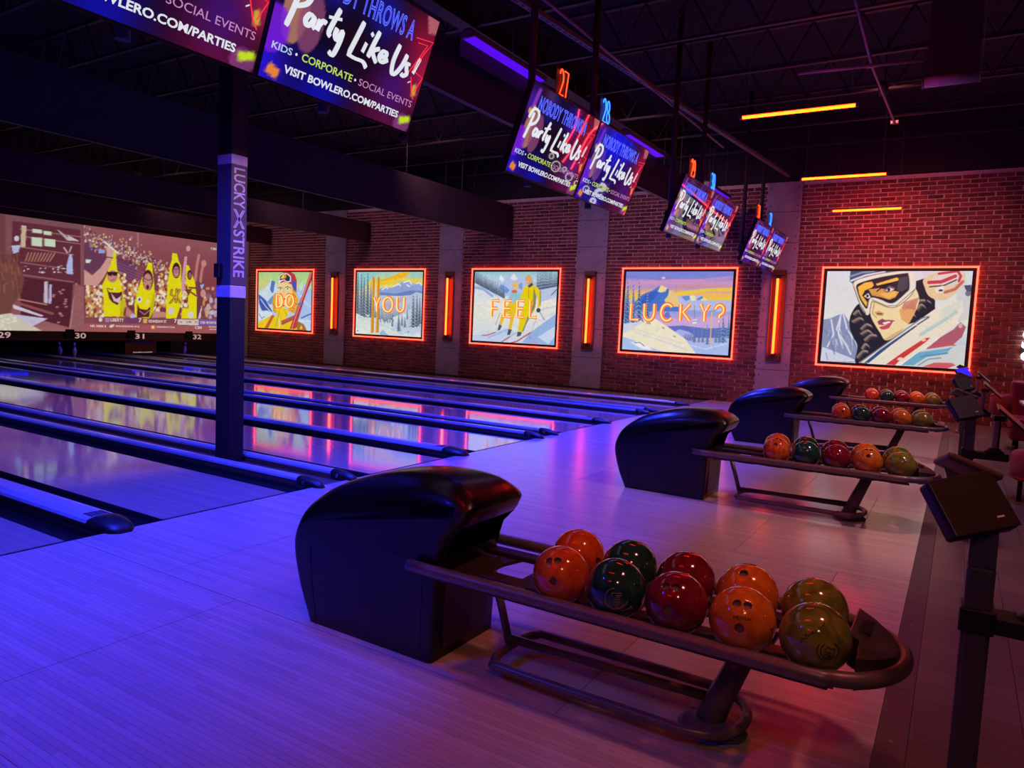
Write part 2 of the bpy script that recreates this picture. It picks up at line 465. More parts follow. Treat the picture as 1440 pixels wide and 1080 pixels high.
# stroke letters for neon and engraving, unit box (x 0..1, y 0..1)
def arc(cx, cy, rx, ry, a0, a1, n=14):
    return [(cx+rx*math.cos(math.radians(a0+(a1-a0)*i/n)), cy+ry*math.sin(math.radians(a0+(a1-a0)*i/n))) for i in range(n+1)]
STROKES = {
    'D': [[(0, 0), (0, 1), (0.35, 1)] + arc(0.35, 0.5, 0.65, 0.5, 90, -90) + [(0, 0)]],
    'O': [arc(0.5, 0.5, 0.5, 0.5, 90, -270, 28)],
    'Y': [[(0, 1), (0.5, 0.5), (1, 1)], [(0.5, 0.5), (0.5, 0)]],
    'U': [[(0, 1), (0, 0.42)] + arc(0.5, 0.42, 0.5, 0.42, 180, 360) + [(1, 0.42), (1, 1)]],
    'F': [[(1, 1), (0, 1), (0, 0)], [(0, 0.52), (0.8, 0.52)]],
    'E': [[(1, 1), (0, 1), (0, 0), (1, 0)], [(0, 0.52), (0.85, 0.52)]],
    'L': [[(0, 1), (0, 0), (1, 0)]],
    'C': [arc(0.52, 0.5, 0.52, 0.5, 42, 318, 24)],
    'K': [[(0, 1), (0, 0)], [(0.95, 1), (0.28, 0.53), (1, 0)]],
    '?': [arc(0.5, 0.72, 0.48, 0.28, 170, -50, 14) + [(0.5, 0.38), (0.5, 0.24)], [(0.5, 0.06), (0.5, 0.0)]],
    'M': [[(0, 0), (0, 1), (0.5, 0.35), (1, 1), (1, 0)]],
    'I': [[(0.5, 0), (0.5, 1)]],
}

# =================================================================== THE SETTING
def wl(parent): return tuple(-c for c in parent.location)          # world-coordinate mesh under a thing
LANES = {}                                                          # lane number -> (y0, y1)
for k in range(-0, 4):
    yb = YB + k*PITCHY
    LANES[25+2*k] = (yb-1.39, yb-0.32)
    LANES[26+2*k] = (yb+0.32, yb+1.39)

# ---- floor: dark base, approach panels, concourse
floor = link('floor', None, None, (0, 0, 0), 'blond board approach floor and dark concourse of the bowling hall', 'floor', None, 'structure')
box_obj('floor_base', (-21, 11, -8, YW+0.4, -0.20, -0.135), M_SUB, floor)
box_obj('approach_base', (0.0, AP, -5.2, YW, -0.135, -0.022), M_SUB, floor)
PW = PITCHY/3
row = 0
y = -0.63 - 4*PW
seam = 0.0016
while y < YW - 0.02:
    y1 = min(y+PW, YW)
    cuts = [0.012, 1.56, 4.0, AP] if row % 2 == 1 else [0.012, 0.93, 3.367, AP]
    for a, b in zip(cuts[:-1], cuts[1:]):
        bm = bm_new(); add_box(bm, a+seam, b-seam, y+seam, y1-seam, -0.022, 0.0)
        obj('approach_panel', bm, M_APPROACH, floor)
    y += PW; row += 1
box_obj('edge_strip', (AP, AP+0.10, -5.2, YW, -0.135, 0.004), mat('edge_strip_rubber', (0.11, 0.085, 0.085), 0.5, bump=0.3), floor, bev=0.003)
y = -5.2
while y < YW:
    bm = bm_new(); add_lathe(bm, [(0.0, 0.006), (0.007, 0.005), (0.009, 0.003)], 8, (AP+0.05, y+0.1, 0.001))
    if y > -1.2 and y < 7: obj('strip_screw', bm, M_STEEL2, floor)
    else: bm.free()
    y += 0.42
xc = AP+0.10
k = 0
while xc < 8.0:
    bm = bm_new(); add_box(bm, xc+0.001, xc+0.179, -5.2, YW, -0.135, -0.002)
    obj('concourse_plank', bm, M_CONC, floor)
    xc += 0.18; k += 1

# ---- brick wall with mortar bed, bricks, dark upper wall
WALL_TOP = 4.55
PIL = [(-16.0, -15.22), (-11.74, -10.93), (-7.49, -6.73), (-3.37, -2.6), (0.96, 1.6)]
PILB = [(-16.05, -15.25), (-11.74, -10.93), (-7.49, -6.72), (-3.38, -2.60), (0.93, 1.60)]
POSTERS = {'DO': -13.53, 'YOU': -9.24, 'FEEL': -5.085, 'LUCKY': -0.875, 'BIG': 3.39}
wall = link('wall_back', None, None, (0, YW, 0), 'long red brick wall beside the last lane, dark painted above', 'wall', None, 'structure')
box_obj('mortar_bed', (XM, 9.0, YW, YW+0.2, -0.13, WALL_TOP), M_MORTAR, wall, loc=wl(wall))
box_obj('upper_wall', (XM, 9.0, YW+0.03, YW+0.2, WALL_TOP, CEIL), M_UPWALL, wall, loc=wl(wall))
box_obj('upper_wall_panel', (2.86, 9.0, YW-0.01, YW+0.03, WALL_TOP+0.02, CEIL), M_UPWALL, wall, bev=0.004, loc=wl(wall))
BL, BH, MG = 0.262, 0.0815, 0.0155
def brick_mesh(name, seed):
    r = random.Random(seed); bm = bm_new()
    v = add_box(bm, -BL/2+MG/2, BL/2-MG/2, -0.016, 0.004, -BH/2+MG/2, BH/2-MG/2)
    for q in v:
        q.co.x += r.uniform(-0.004, 0.004); q.co.z += r.uniform(-0.0025, 0.0025)
        if q.co.y < 0: q.co.y += r.uniform(-0.004, 0.004); q.co.x *= 0.985; q.co.z *= 0.95
    return finish(bm, name, M_BRICK)
brick_meshes = [brick_mesh('brick', s) for s in range(6)]
cand = []; rest = []
nrow = int(WALL_TOP/BH)
for r_i in range(nrow):
    z = (r_i+0.5)*BH
    x = XM + (0.5*BL if r_i % 2 else 0.0)
    while x < 7.4:
        cx = x + BL/2 + random.uniform(-0.006, 0.006)
        x += BL
        if any(a < cx-BL/2 and cx+BL/2 < b for a, b in PILB): continue
        if any(abs(cx-px) < 1.31-BL/2 and 0.9+BH/2 < z < 2.84-BH/2 for px in POSTERS.values()): continue
        u, v, w = project((cx, YW, z))
        vis = 0 < u < 1440 and 0 < v < 1080 and w > 0
        (cand if vis else rest).append((w, cx, z))
cand.sort()
for i, (w, cx, z) in enumerate(cand[:300]):
    o = link('brick', brick_meshes[i % 6], wall, (cx, random.uniform(-0.003, 0.002), z))
    o.rotation_euler = (0, random.choice((0, math.pi)), 0)
bm = bm_new()
for w, cx, z in cand[300:] + rest:
    a, b = cx-BL/2+MG/2+random.uniform(-.003, .003), cx+BL/2-MG/2+random.uniform(-.003, .003)
    dy = random.uniform(-0.004, 0.002)
    # clip against pilaster edges
    for p0, p1 in PILB:
        if a < p0 < b: b = p0
        if a < p1 < b: a = p1
    if b-a < 0.03: continue
    v = [bm.verts.new(p) for p in ((a, YW+0.004, z-BH/2+MG/2), (b, YW+0.004, z-BH/2+MG/2), (b, YW+0.004, z+BH/2-MG/2), (a, YW+0.004, z+BH/2-MG/2),
         (a+.002, YW-0.014+dy, z-BH/2+MG/2+.002), (b-.002, YW-0.014+dy, z-BH/2+MG/2+.002), (b-.002, YW-0.014+dy, z+BH/2-MG/2-.002), (a+.002, YW-0.014+dy, z+BH/2-MG/2-.002))]
    for f in ((4, 5, 6, 7), (0, 1, 5, 4), (1, 2, 6, 5), (2, 3, 7, 6), (3, 0, 4, 7)): bm.faces.new([v[i] for i in f])
obj('bricks_beyond', bm, M_BRICK, wall, loc=wl(wall), kind='stuff')

# ---- concrete pilasters: stacked panels with tie holes
pil_lab = ['concrete pilaster at the far end of the brick wall beside the DO picture', 'concrete pilaster between the DO and YOU pictures', 'concrete pilaster between the YOU and FEEL pictures', 'concrete pilaster between the FEEL and LUCKY? pictures', 'concrete pilaster between the LUCKY? picture and the goggled skier picture']
for (a, b), lab in zip(PILB, pil_lab):
    t = thing('concrete_pilaster', lab, 'pilaster', ((a+b)/2, YW, 0), 'concrete pilasters on the brick wall', kind='structure')
    hw = (b-a)/2
    zs = [0.0, 0.74, 1.41, 2.08, 2.72, 3.33, 3.95, 4.55]
    for z0, z1 in zip(zs[:-1], zs[1:]):
        box_obj('concrete_panel', (-hw, hw, -0.05, 0.0, z0+0.004, z1-0.004), M_CONCRETE, t, bev=0.004, seg=1)
        bm = bm_new()
        for sx in (-1, 1):
            for zz in (z0+0.12, z1-0.12):
                add_tube(bm, [(sx*(hw-0.07), -0.0515, zz), (sx*(hw-0.07), -0.045, zz)], 0.014, 8)
        obj('tie_holes', bm, M_BLACK, t)

# ---- masking screen wall at the pin end
mask = link('wall_left', None, None, (XM, 8, 0), 'dark masking wall above the pin decks carrying the big projection screen', 'wall', None, 'structure')
box_obj('upper_masking', (XM-0.06, XM+0.0, 1.5, YW, 3.70, CEIL), M_SOFFIT, mask, loc=wl(mask))
box_obj('screen_backing', (XM-0.10, XM-0.02, 1.5, YW, 0.46, 3.70), M_BLACK, mask, loc=wl(mask))
box_obj('pit_curtain', (-19.6, -19.5, 1.5, YW, -0.13, 1.2), M_BLACK, mask, loc=wl(mask))

# ---- ceiling deck
link('ceiling', None, None, (0, 0, CEIL), 'black open ceiling deck above joists and pipes', 'ceiling', None, 'structure')
ceil = bpy.data.objects['ceiling']
box_obj('roof_deck', (-20, 9, -6, YW+0.2, CEIL, CEIL+0.1), M_CEIL, ceil, loc=wl(ceil))

# open-web joists along X and girders along Y
def joist_mesh(x0, x1):
    bm = bm_new()
    h = 0.55; n = int((x1-x0)/0.6)
    add_box(bm, x0, x1, -0.035, 0.035, -0.03, 0.0); add_box(bm, x0, x1, -0.03, 0.03, -h-0.03, -h)
    for i in range(n):
        a = x0+(x1-x0)*i/n; b = x0+(x1-x0)*(i+1)/n; m_ = (a+b)/2
        add_tube(bm, [(a, 0, -0.02), (m_, 0, -h)], 0.012, 5, smooth=False); add_tube(bm, [(m_, 0, -h), (b, 0, -0.02)], 0.012, 5, smooth=False)
    return finish(bm, 'ceiling_joist', M_STEEL)
jm = joist_mesh(-18.5, 8.5)
for i in range(9):
    link('ceiling_joist', jm, None, (0, 0.2+1.5*i, CEIL), 'dark open-web steel joist running under the black roof deck', 'joist', 'ceiling joists')
for i, (x, lab) in enumerate([(-9.0, 'dark steel girder crossing the ceiling above the far lanes'), (-1.0, 'dark steel girder crossing the ceiling above the foul line'), (5.6, 'dark steel girder crossing the ceiling above the seating edge')]):
    bm = bm_new(); add_box(bm, -0.1, 0.1, -5.5, YW, -0.02, 0.0); add_box(bm, -0.1, 0.1, -5.5, YW, -0.62, -0.60); add_box(bm, -0.008, 0.008, -5.5, YW, -0.60, -0.02)
    obj('ceiling_girder', bm, M_STEEL, None, loc=(x, 0, CEIL-0.002), label=lab, cat='girder', group='ceiling girders')

# ---- bulkheads hanging across the lanes
for x, z0, z1, yb0, lab in [(0.02, 3.69, 4.22, -4.5, 'dark plum bulkhead hanging over the foul line behind the monitors'), (-5.24, 3.57, 4.38, -2.0, 'dark plum bulkhead hanging across the middle of the lanes'), (-10.0, 3.60, 4.14, 1.5, 'dark plum bulkhead hanging across the far half of the lanes'), (-14.2, 3.62, 4.10, 1.5, 'dark plum bulkhead hanging just before the projection screen')]:
    t = thing('ceiling_bulkhead', lab, 'bulkhead', (x, 6, z0), 'bulkheads hanging over the lanes', kind='structure')
    box_obj('bulkhead_panel', (x-0.03, x+0.03, yb0, YW-0.06, z0, z1), M_SOFFIT, t, loc=wl(t), bev=0.004, seg=1)
    box_obj('edge_angle', (x-0.035, x+0.037, yb0, YW-0.06, z0-0.012, z0), M_STEEL, t, loc=wl(t))
    for yy in np.arange(yb0+1.0, YW-0.5, 1.9):
        tube_obj('hanger_wire', [(x, yy, z1), (x, yy, CEIL)], 0.004, M_CABLE, t, 5, loc=wl(t))

# =================================================================== LANES
LANE_X0 = -18.7
def gutter_prism(y0, y1):
    pr = [(y0, 0.0)]
    for i in range(9):
        a = math.pi*i/8
        pr.append(((y0+y1)/2 - math.cos(a)*(y1-y0)/2*0.94, -0.01-0.085*math.sin(a)))
    return pr + [(y1, 0.0), (y1, -0.13), (y0, -0.13)]
lane_notes = {25: 'nearest lane, cut off at the left edge of the picture', 26: 'between the nearest wide capping and the dark column', 27: 'just behind the dark column', 28: 'just beyond the second wide capping', 29: 'just before the third wide capping, leading to number 29', 30: 'just beyond the third wide capping, leading to number 30', 31: 'just before the last wide capping, leading to number 31', 32: 'last one along the brick wall, leading to number 32'}
for n, (y0, y1) in LANES.items():
    t = thing('bowling_lane', 'polished maple bowling lane, '+lane_notes[n], 'lane', (0, (y0+y1)/2, -0.13), 'bowling lanes')
    hw = (y1-y0)/2
    xs = [LANE_X0, -15.9, -13.2, -10.5, -7.8, -5.1, -2.55, -0.012]
    for a, b in zip(xs[:-1], xs[1:]):
        bm = bm_new(); add_box(bm, a+0.001, b-0.001, -hw, hw, 0.0, 0.13)
        obj('lane_panel', bm, M_LANE, t)
    box_obj('foul_line', (-0.010, 0.010, -hw, hw, 0.0, 0.1315), mat('foul_line_black', (0.01, 0.01, 0.012), 0.5), t)
    wide_first = (n % 2 == 0)
    for s in (-1, 1):
        # narrow side faces the ball return capping
        g = 0.20 if (s == -1) == wide_first else 0.235
        if n == 32 and s == 1: g = 0.19
        a, b = (hw, hw+g) if s == 1 else (-hw-g, -hw)
        bm = bm_new(); add_prism(bm, [(p, q+0.13) for p, q in gutter_prism(a, b)], LANE_X0, 0.0, 'X')
        obj('gutter', bm, M_GUTTER, t)

def capping(yc, hw, label, wide, x1=0.0):
    t = thing('lane_capping', label, 'capping', (0, yc, -0.13), 'cappings between the lanes')
    prof = [(-hw, 0.0), (-hw, 0.155), (-hw*0.86, 0.182), (-hw*0.4, 0.196), (hw*0.4, 0.196), (hw*0.86, 0.182), (hw, 0.155), (hw, 0.0)]
    bm = bm_new(); fs = add_prism(bm, prof, LANE_X0, x1-0.16, 'X', 0)
    for f in bm.faces:
        c = f.calc_center_median()
        if c.z < 0.15: f.material_index = 1
    obj('capping_body', bm, [M_CAPTOP, M_CAPSIDE], t)
    for s in (-1, 1):
        box_obj('trim_strip', (LANE_X0, x1-0.16, s*(hw-0.006)-0.006, s*(hw-0.006)+0.006, 0.152, 0.166), M_CHROME, t)
    # rounded end nose
    bm = bm_new()
    nose = []
    for i in range(7):
        u = i/6
        k_ = math.sqrt(max(0.0, 1-u*u))
        nose.append((x1-0.17+0.27*u, 0.35+0.65*k_, 0.13+0.072*max(0.06, k_)))
    prev = None
    for x, ky, zt in nose:
        ring = [bm.verts.new((x, py*ky*1.0, min(pz, 0.132)+max(0, (pz-0.132))/0.064*(zt-0.132))) for py, pz in prof]
        if prev:
            for i in range(len(ring)-1):
                f = bm.faces.new((prev[i], prev[i+1], ring[i+1], ring[i])); f.smooth = True
        else: bm.faces.new(ring)
        prev = ring
    bm.faces.new(list(reversed(prev)))
    nose_o = obj('end_cap', bm, M_CAPEND, t)
    if wide:
        for i in range(5):
            box_obj('vent_slot', (x1-0.30+0.022*i, x1-0.288+0.022*i, -hw*0.5, hw*0.5, 0.193, 0.1975), M_BLACK, t)
    else:
        bm = bm_new(); add_tube(bm, [(x1-0.09, -hw*0.99, 0.155), (x1-0.09, -hw*0.8, 0.155)], 0.016, 10)
        obj('end_bolt', bm, M_CHROME, nose_o)
    return t
wide_lab = ['wide blue-lit ball track capping with slotted end, nearest at the left', 'wide blue-lit ball track capping ending before the second ball return', 'wide ball track capping ending before the third ball return', 'wide ball track capping ending before the farthest ball return']
for k in range(4): capping(YB+k*PITCHY, 0.115, wide_lab[k], True)
nar = [('narrow capping in front of the dark column base', 'narrow capping behind the dark column base'), ('nearer narrow capping of the pair between the second and third ball returns', 'farther narrow capping of the pair between the second and third ball returns'), ('nearer narrow capping of the pair between the third and farthest ball returns', 'farther narrow capping of the pair between the third and farthest ball returns')]
for k in range(3):
    ym = YB+(k+0.5)*PITCHY
    capping(ym-0.195, 0.058, nar[k][0], False); capping(ym+0.195, 0.058, nar[k][1], False)
    box_obj('divider_deck', (LANE_X0, 0.0, ym-0.135, ym+0.135, -0.13, -0.012), M_CAPSIDE, None, label=['brown recessed deck strip under the dark column', 'brown recessed deck strip between the second and third lane pairs', 'brown recessed deck strip between the two farthest lane pairs'][k], cat='deck strip', group='deck strips between lane pairs')
box_obj('wall_side_ledge', (XM, 0.0, LANES[32][1]+0.191, YW-0.052, -0.13, 0.03), M_CAPEND, None, bev=0.006, label='black ledge between the last gutter and the brick wall', cat='ledge')

# =================================================================== PROJECTION SCREEN
def banana(c, body, hood_tip, face, fr, shirt=None):
    pass
SCR = (XM+0.012)
def screen_feed_left():
    c = Canvas(130, 165, [(-395, 10), (668, 150), (668, 992), (-395, 990)], (150, 92, 98))      # crop coordinates of the left feed
    c.vgrad([(0, (128, 84, 92)), (0.3, (140, 84, 92)), (0.7, (135, 80, 86)), (1, (165, 105, 108))])
    c.poly([(-395, 10), (100, 60), (100, 990), (-395, 990)], (118, 66, 74))
    c.poly([(0, 120), (28, 130), (28, 340), (0, 330)], (170, 140, 120)); c.poly([(5, 150), (22, 155), (22, 320), (5, 315)], (130, 80, 86))
    c.poly([(150, 130), (640, 190), (640, 620), (130, 540)], (104, 48, 62))
    c.poly([(200, 560), (585, 610), (560, 960), (200, 860)], (88, 38, 52))
    for y in (190, 245, 330, 450, 545):
        c.line([(205, y), (590 if y > 300 else 640, y+55)], 9, (176, 120, 116))
    c.poly([(215, 160), (250, 165), (240, 330), (205, 330)], (214, 186, 160))
    for a, b, w, h in [(292, 188, 72, 30), (375, 202, 55, 30), (285, 250, 78, 68), (380, 262, 76, 58)]:
        c.poly([(a, b), (a+w, b+w*0.1), (a+w, b+h+w*0.1), (a, b+h)], (206, 226, 196))
    c.poly([(468, 188), (490, 200), (580, 275), (545, 275)], (196, 178, 190)); c.poly([(545, 230), (635, 280), (560, 275)], (216, 200, 200))
    for i in range(9):
        c.line([(240+22*i, 440), (262+24*i, 375)], 9, (188, 120+5*(i % 3), 108)); c.line([(250+22*i, 440), (272+24*i, 378)], 4, (80, 30, 44))
    c.poly([(140, 320), (205, 315), (190, 370), (150, 385)], (186, 196, 232))
    c.ell(178, 265, 18, 22, (216, 206, 214))
    for i in range(26):
        x = rng.uniform(225, 540); yv = rng.uniform(455, 520)
        c.ell(x, yv+(x-225)*0.06, rng.uniform(4, 12), rng.uniform(3, 8), [(230, 214, 220), (156, 176, 216), (120, 60, 70), (236, 226, 214)][i % 4])
    c.poly([(560, 380), (580, 385), (585, 540), (540, 535), (540, 465)], (182, 190, 238)); c.line([(520, 330), (545, 370)], 10, (226, 206, 210)); c.line([(575, 320), (560, 365)], 8, (214, 196, 206))
    c.poly([(375, 600), (400, 595), (400, 770), (370, 765)], (206, 192, 214)); c.poly([(412, 620), (430, 622), (425, 775), (405, 770)], (196, 180, 220))
    c.line([(185, 740), (390, 780)], 12, (200, 140, 132)); c.line([(180, 770), (430, 850)], 26, (150, 84, 84))
    c.poly([(140, 780), (370, 868), (350, 875), (150, 815)], (222, 206, 226)); c.poly([(150, 860), (400, 890), (290, 950), (170, 915)], (206, 198, 228))
    for i in range(14): c.ell(rng.uniform(440, 545), rng.uniform(660, 940), 12, 7, (206, 160, 160), 0.7)
    c.line([(610, 610), (560, 960)], 12, (186, 130, 132))
    c.poly([(600, 620), (668, 640), (668, 992), (570, 990)], (156, 98, 102))
    # back of a head of brown hair, light collar
    c.poly([(-395, 870), (60, 860), (130, 850), (200, 900), (360, 990), (-395, 990)], (214, 206, 186))
    for i in range(60): c.ell(rng.uniform(-60, 180), rng.uniform(870, 985), 10, 7, (244, 240, 226), 0.6)
    c.poly([(-395, 330), (-60, 320), (40, 340), (130, 400), (205, 480), (228, 570), (210, 690), (140, 790), (130, 850), (20, 868), (-395, 880)], (122, 72, 66), curve=False)
    for i in range(46):
        x = rng.uniform(-60, 190); yv = rng.uniform(370, 690)
        c.line([(x, yv), (x+rng.uniform(-4, 24), yv+70)], 9, [(150, 96, 82), (96, 52, 52), (176, 118, 92)][i % 3], 0.55)
    c.brush(900, 6, 1.4, 0.05)
    return c.result()
def screen_feed_right():
    xr = (project((SCR, YW-0.035, 2.0))[0]-110)*6
    c = Canvas(190, 165, [(45, 95), (xr, 95+(xr-45)*0.136), (xr, 998+(xr-45)*0.01), (45, 998)], (140, 74, 84))
    c.vgrad([(0, (152, 90, 98)), (0.3, (140, 72, 82)), (0.75, (124, 58, 70)), (0.86, (140, 78, 84)), (1, (168, 88, 92))])
    # stand and crowd specks
    c.poly([(48, 250), (500, 430), (480, 560), (48, 480)], (110, 62, 90))
    for i in range(420):
        t = rng.uniform(0, 1); x = 50+t*720
        yv = 190+t*300+rng.normal(0, 46)
        if 330 < x < 420 and yv > 450: continue
        c.ell(x, yv, rng.uniform(4, 11), rng.uniform(5, 13), [(226, 196, 150), (196, 150, 110), (120, 70, 110), (232, 220, 214), (90, 46, 70), (230, 176, 80), (150, 140, 190)][i % 7], 0.85)
    for i in range(5): c.line([(300, 400+22*i), (560, 500+24*i)], 7, (146, 104, 158), 0.8)
    c.poly([(170, 300), (228, 305), (225, 335), (175, 335)], (150, 176, 222)); c.poly([(65, 385), (115, 390), (95, 418), (62, 415)], (206, 226, 214))
    c.line([(505, 165), (505, 285)], 12, (176, 126, 136))
    # raised hands on the right
    for p in ([(985, 560), (1000, 430), (1015, 350)], [(1025, 600), (1040, 480), (1060, 400)]):
        c.line(p, 26, (196, 128, 124))
    c.ell(1055, 420, 22, 30, (206, 140, 132)); c.ell(1012, 365, 10, 22, (206, 140, 132)); c.ell(925, 295, 18, 24, (214, 160, 156))
    # front crowd on the right
    for i in range(70):
        c.ell(rng.uniform(1010, 1245), rng.uniform(600, 880), rng.uniform(10, 22), rng.uniform(12, 30), [(222, 210, 220), (190, 186, 226), (232, 160, 80), (140, 80, 100), (214, 176, 160)][i % 5], 0.8)
    c.poly([(1010, 560), (1050, 600), (1060, 700), (1010, 880), (990, 880)], (120, 60, 74)); c.ell(1052, 670, 22, 34, (206, 150, 140)); c.poly([(1025, 600), (1060, 590), (1075, 530), (1055, 610), (1040, 640)], (166, 186, 230))
    def shirt(pts):
        c.poly(pts, (188, 120, 84))
        q = np.array(pts); lo, hi = q.min(0), q.max(0)
        for i in range(int((hi[0]-lo[0])*(hi[1]-lo[1])/420)):
            x, yv = rng.uniform(lo[0], hi[0]), rng.uniform(lo[1], hi[1])
            c.ell(x, yv, 11, 14, [(242, 236, 214), (232, 178, 84), (122, 60, 60), (248, 240, 226)][i % 4], 0.85)
    YEL, YEL2 = (236, 226, 22), (206, 190, 20)
    shirt([(60, 620), (200, 600), (215, 870), (60, 900)]); shirt([(330, 480), (392, 500), (400, 870), (370, 870)])
    shirt([(415, 610), (520, 560), (480, 700), (420, 760)]); shirt([(640, 640), (690, 660), (690, 840), (630, 850)])
    shirt([(670, 560), (760, 520), (750, 800), (690, 780)]); shirt([(870, 560), (930, 540), (940, 880), (870, 870)])
    # first costume
    c.poly([(285, 325), (318, 318), (322, 400), (330, 475), (345, 540), (372, 640), (392, 740), (380, 868), (215, 866), (212, 720), (203, 600), (240, 520), (262, 440)], YEL)
    c.poly([(362, 640), (392, 740), (380, 868), (350, 866)], YEL2)
    c.ell(290, 528, 45, 52, (204, 136, 124)); c.poly([(245, 490), (335, 490), (328, 522), (300, 524), (290, 512), (280, 526), (250, 520)], (62, 26, 36)); c.line([(280, 558), (305, 556)], 5, (130, 60, 64))
    c.poly([(240, 625), (262, 660), (340, 665), (372, 655), (368, 720), (330, 770), (285, 745), (262, 715)], (96, 40, 50)); c.poly([(275, 665), (320, 720), (365, 690), (350, 755), (300, 735)], (222, 196, 204))
    c.line([(248, 628), (280, 640), (305, 632)], 7, (80, 40, 40)); c.ell(306, 632, 9, 9, (226, 236, 220))
    # raised arm with phone in front of it
    c.poly([(50, 470), (120, 520), (190, 455), (240, 380), (290, 380), (270, 440), (215, 540), (160, 610), (50, 600)], (214, 160, 150)); c.poly([(240, 380), (238, 290), (262, 262), (300, 300), (292, 380)], (216, 170, 158))
    c.line([(240, 366), (292, 374)], 9, (74, 34, 48)); c.line([(225, 240), (330, 330)], 18, (232, 226, 228))
    # second costume
    c.poly([(590, 410), (622, 415), (630, 500), (642, 600), (648, 700), (635, 830), (600, 880), (480, 870), (474, 760), (505, 640), (530, 560), (565, 490)], YEL)
    c.poly([(640, 640), (648, 700), (635, 830), (605, 876), (612, 760)], YEL2)
    c.ell(588, 560, 44, 88, (84, 38, 48)); c.ell(586, 575, 36, 72, (206, 140, 130)); c.line([(560, 545), (590, 560)], 7, (90, 44, 52)); c.line([(600, 560), (622, 548)], 7, (90, 44, 52)); c.ell(586, 618, 13, 20, (92, 30, 40)); c.line([(550, 560), (570, 575)], 4, (70, 30, 40)); c.line([(612, 590), (630, 580)], 4, (70, 30, 40))
    c.ell(518, 722, 20, 25, (236, 236, 240)); c.ell(518, 722, 10, 13, (86, 96, 150)); c.ell(585, 745, 16, 22, (242, 226, 120))
    c.poly([(500, 760), (520, 800), (580, 810), (610, 780), (600, 872), (495, 872)], (92, 36, 50)); c.line([(520, 820), (560, 850), (600, 815)], 8, (196, 150, 140))
    c.poly([(410, 780), (470, 840), (440, 872), (400, 860)], (196, 130, 122)); c.poly([(440, 850), (470, 840), (495, 872), (440, 880)], (196, 190, 226)); c.poly([(640, 820), (750, 830), (740, 872), (620, 876)], (204, 140, 126))
    # third costume
    c.poly([(792, 330), (832, 340), (845, 395), (866, 440), (868, 560), (872, 700), (862, 780), (830, 880), (745, 878), (742, 760), (752, 620), (764, 520), (772, 440), (788, 390)], YEL)
    c.ell(826, 478, 34, 66, (72, 30, 44)); c.ell(826, 490, 26, 46, (190, 118, 122)); c.line([(806, 468), (848, 462)], 11, (120, 80, 130)); c.line([(815, 512), (838, 512)], 5, (230, 210, 206))
    for o, wd_, cl in ((0, 20, (92, 46, 40)), (0, 9, (238, 190, 60))):
        c.line([(790, 640), (780, 680), (820, 700), (775, 750)], wd_, cl); c.line([(830, 635), (825, 745)], wd_, cl); c.line([(855, 640), (828, 690), (858, 745)], wd_, cl)
    c.ell(785, 818, 26, 28, (222, 206, 214)); c.poly([(745, 838), (800, 850), (790, 884), (740, 880)], YEL)
    # fourth costume, half hidden, with a foam stick
    c.poly([(910, 430), (932, 440), (955, 500), (985, 580), (998, 700), (1000, 885), (870, 880), (880, 790), (930, 800), (925, 640), (905, 540)], YEL)
    c.ell(938, 515, 20, 42, (72, 30, 44)); c.ell(940, 520, 14, 28, (160, 96, 96))
    c.poly([(870, 560), (895, 360), (918, 362), (890, 640), (870, 700)], (214, 160, 176)); c.poly([(900, 640), (960, 630), (930, 690)], (120, 60, 60))
    c.line([(935, 620), (995, 625)], 16, (110, 54, 40)); c.line([(950, 660), (995, 690)], 16, (110, 54, 40)); c.ell(950, 850, 24, 30, (226, 216, 206))
    # score bar, ticker band
    c.poly([(48, 872), (520, 880), (1245, 884), (1245, 944), (48, 922)], (136, 76, 84)); c.poly([(395, 880), (500, 882), (500, 922), (395, 920)], (118, 62, 110))
    c.ell(188, 893, 16, 18, (232, 220, 216)); c.poly([(225, 876), (268, 880), (262, 916), (228, 914)], (176, 130, 176)); c.poly([(548, 884), (584, 886), (580, 922), (550, 920)], (226, 180, 80))
    c.poly([(838, 888), (1014, 890), (1014, 938), (838, 934)], (222, 206, 196)); c.poly([(1014, 890), (1245, 893), (1245, 944), (1014, 938)], (126, 96, 176))
    c.poly([(48, 926), (1245, 948), (1245, 1010), (48, 998)], (168, 92, 94))
    c.ell(283, 947, 22, 12, (226, 214, 216), rot=-0.4); c.poly([(612, 938), (652, 940), (652, 974), (612, 972)], (226, 110, 84)); c.ell(632, 956, 10, 12, (246, 220, 200))
    c.brush(1200, 5, 1.4, 0.05)
    return c.result()
scr = thing('projection_screen', 'long projection screen over the pins showing a sports broadcast', 'screen', (SCR, 8, 0.72))
M_SCR = picture_mat('projected_picture', 0.80, 0.85, 0.1, 0.25)
Y_SPLIT = 8.11
me = picture_mesh('left_feed', screen_feed_left(), (SCR, 4.70, 0.71), (0, 1, 0), (0, 0, 1), Y_SPLIT-4.70, 2.99, M_SCR)
link('left_feed', me, scr, wl(scr))
me = picture_mesh('right_feed', screen_feed_right(), (SCR, Y_SPLIT, 0.71), (0, 1, 0), (0, 0, 1), YW-0.035-Y_SPLIT, 2.99, M_SCR)
link('right_feed', me, scr, wl(scr))
M_SCTX = glow('screen_lettering_white', (0.90, 0.74, 0.74), 0.85)
M_SCTXD = glow('screen_lettering_dark', (0.14, 0.06, 0.06), 0.5)
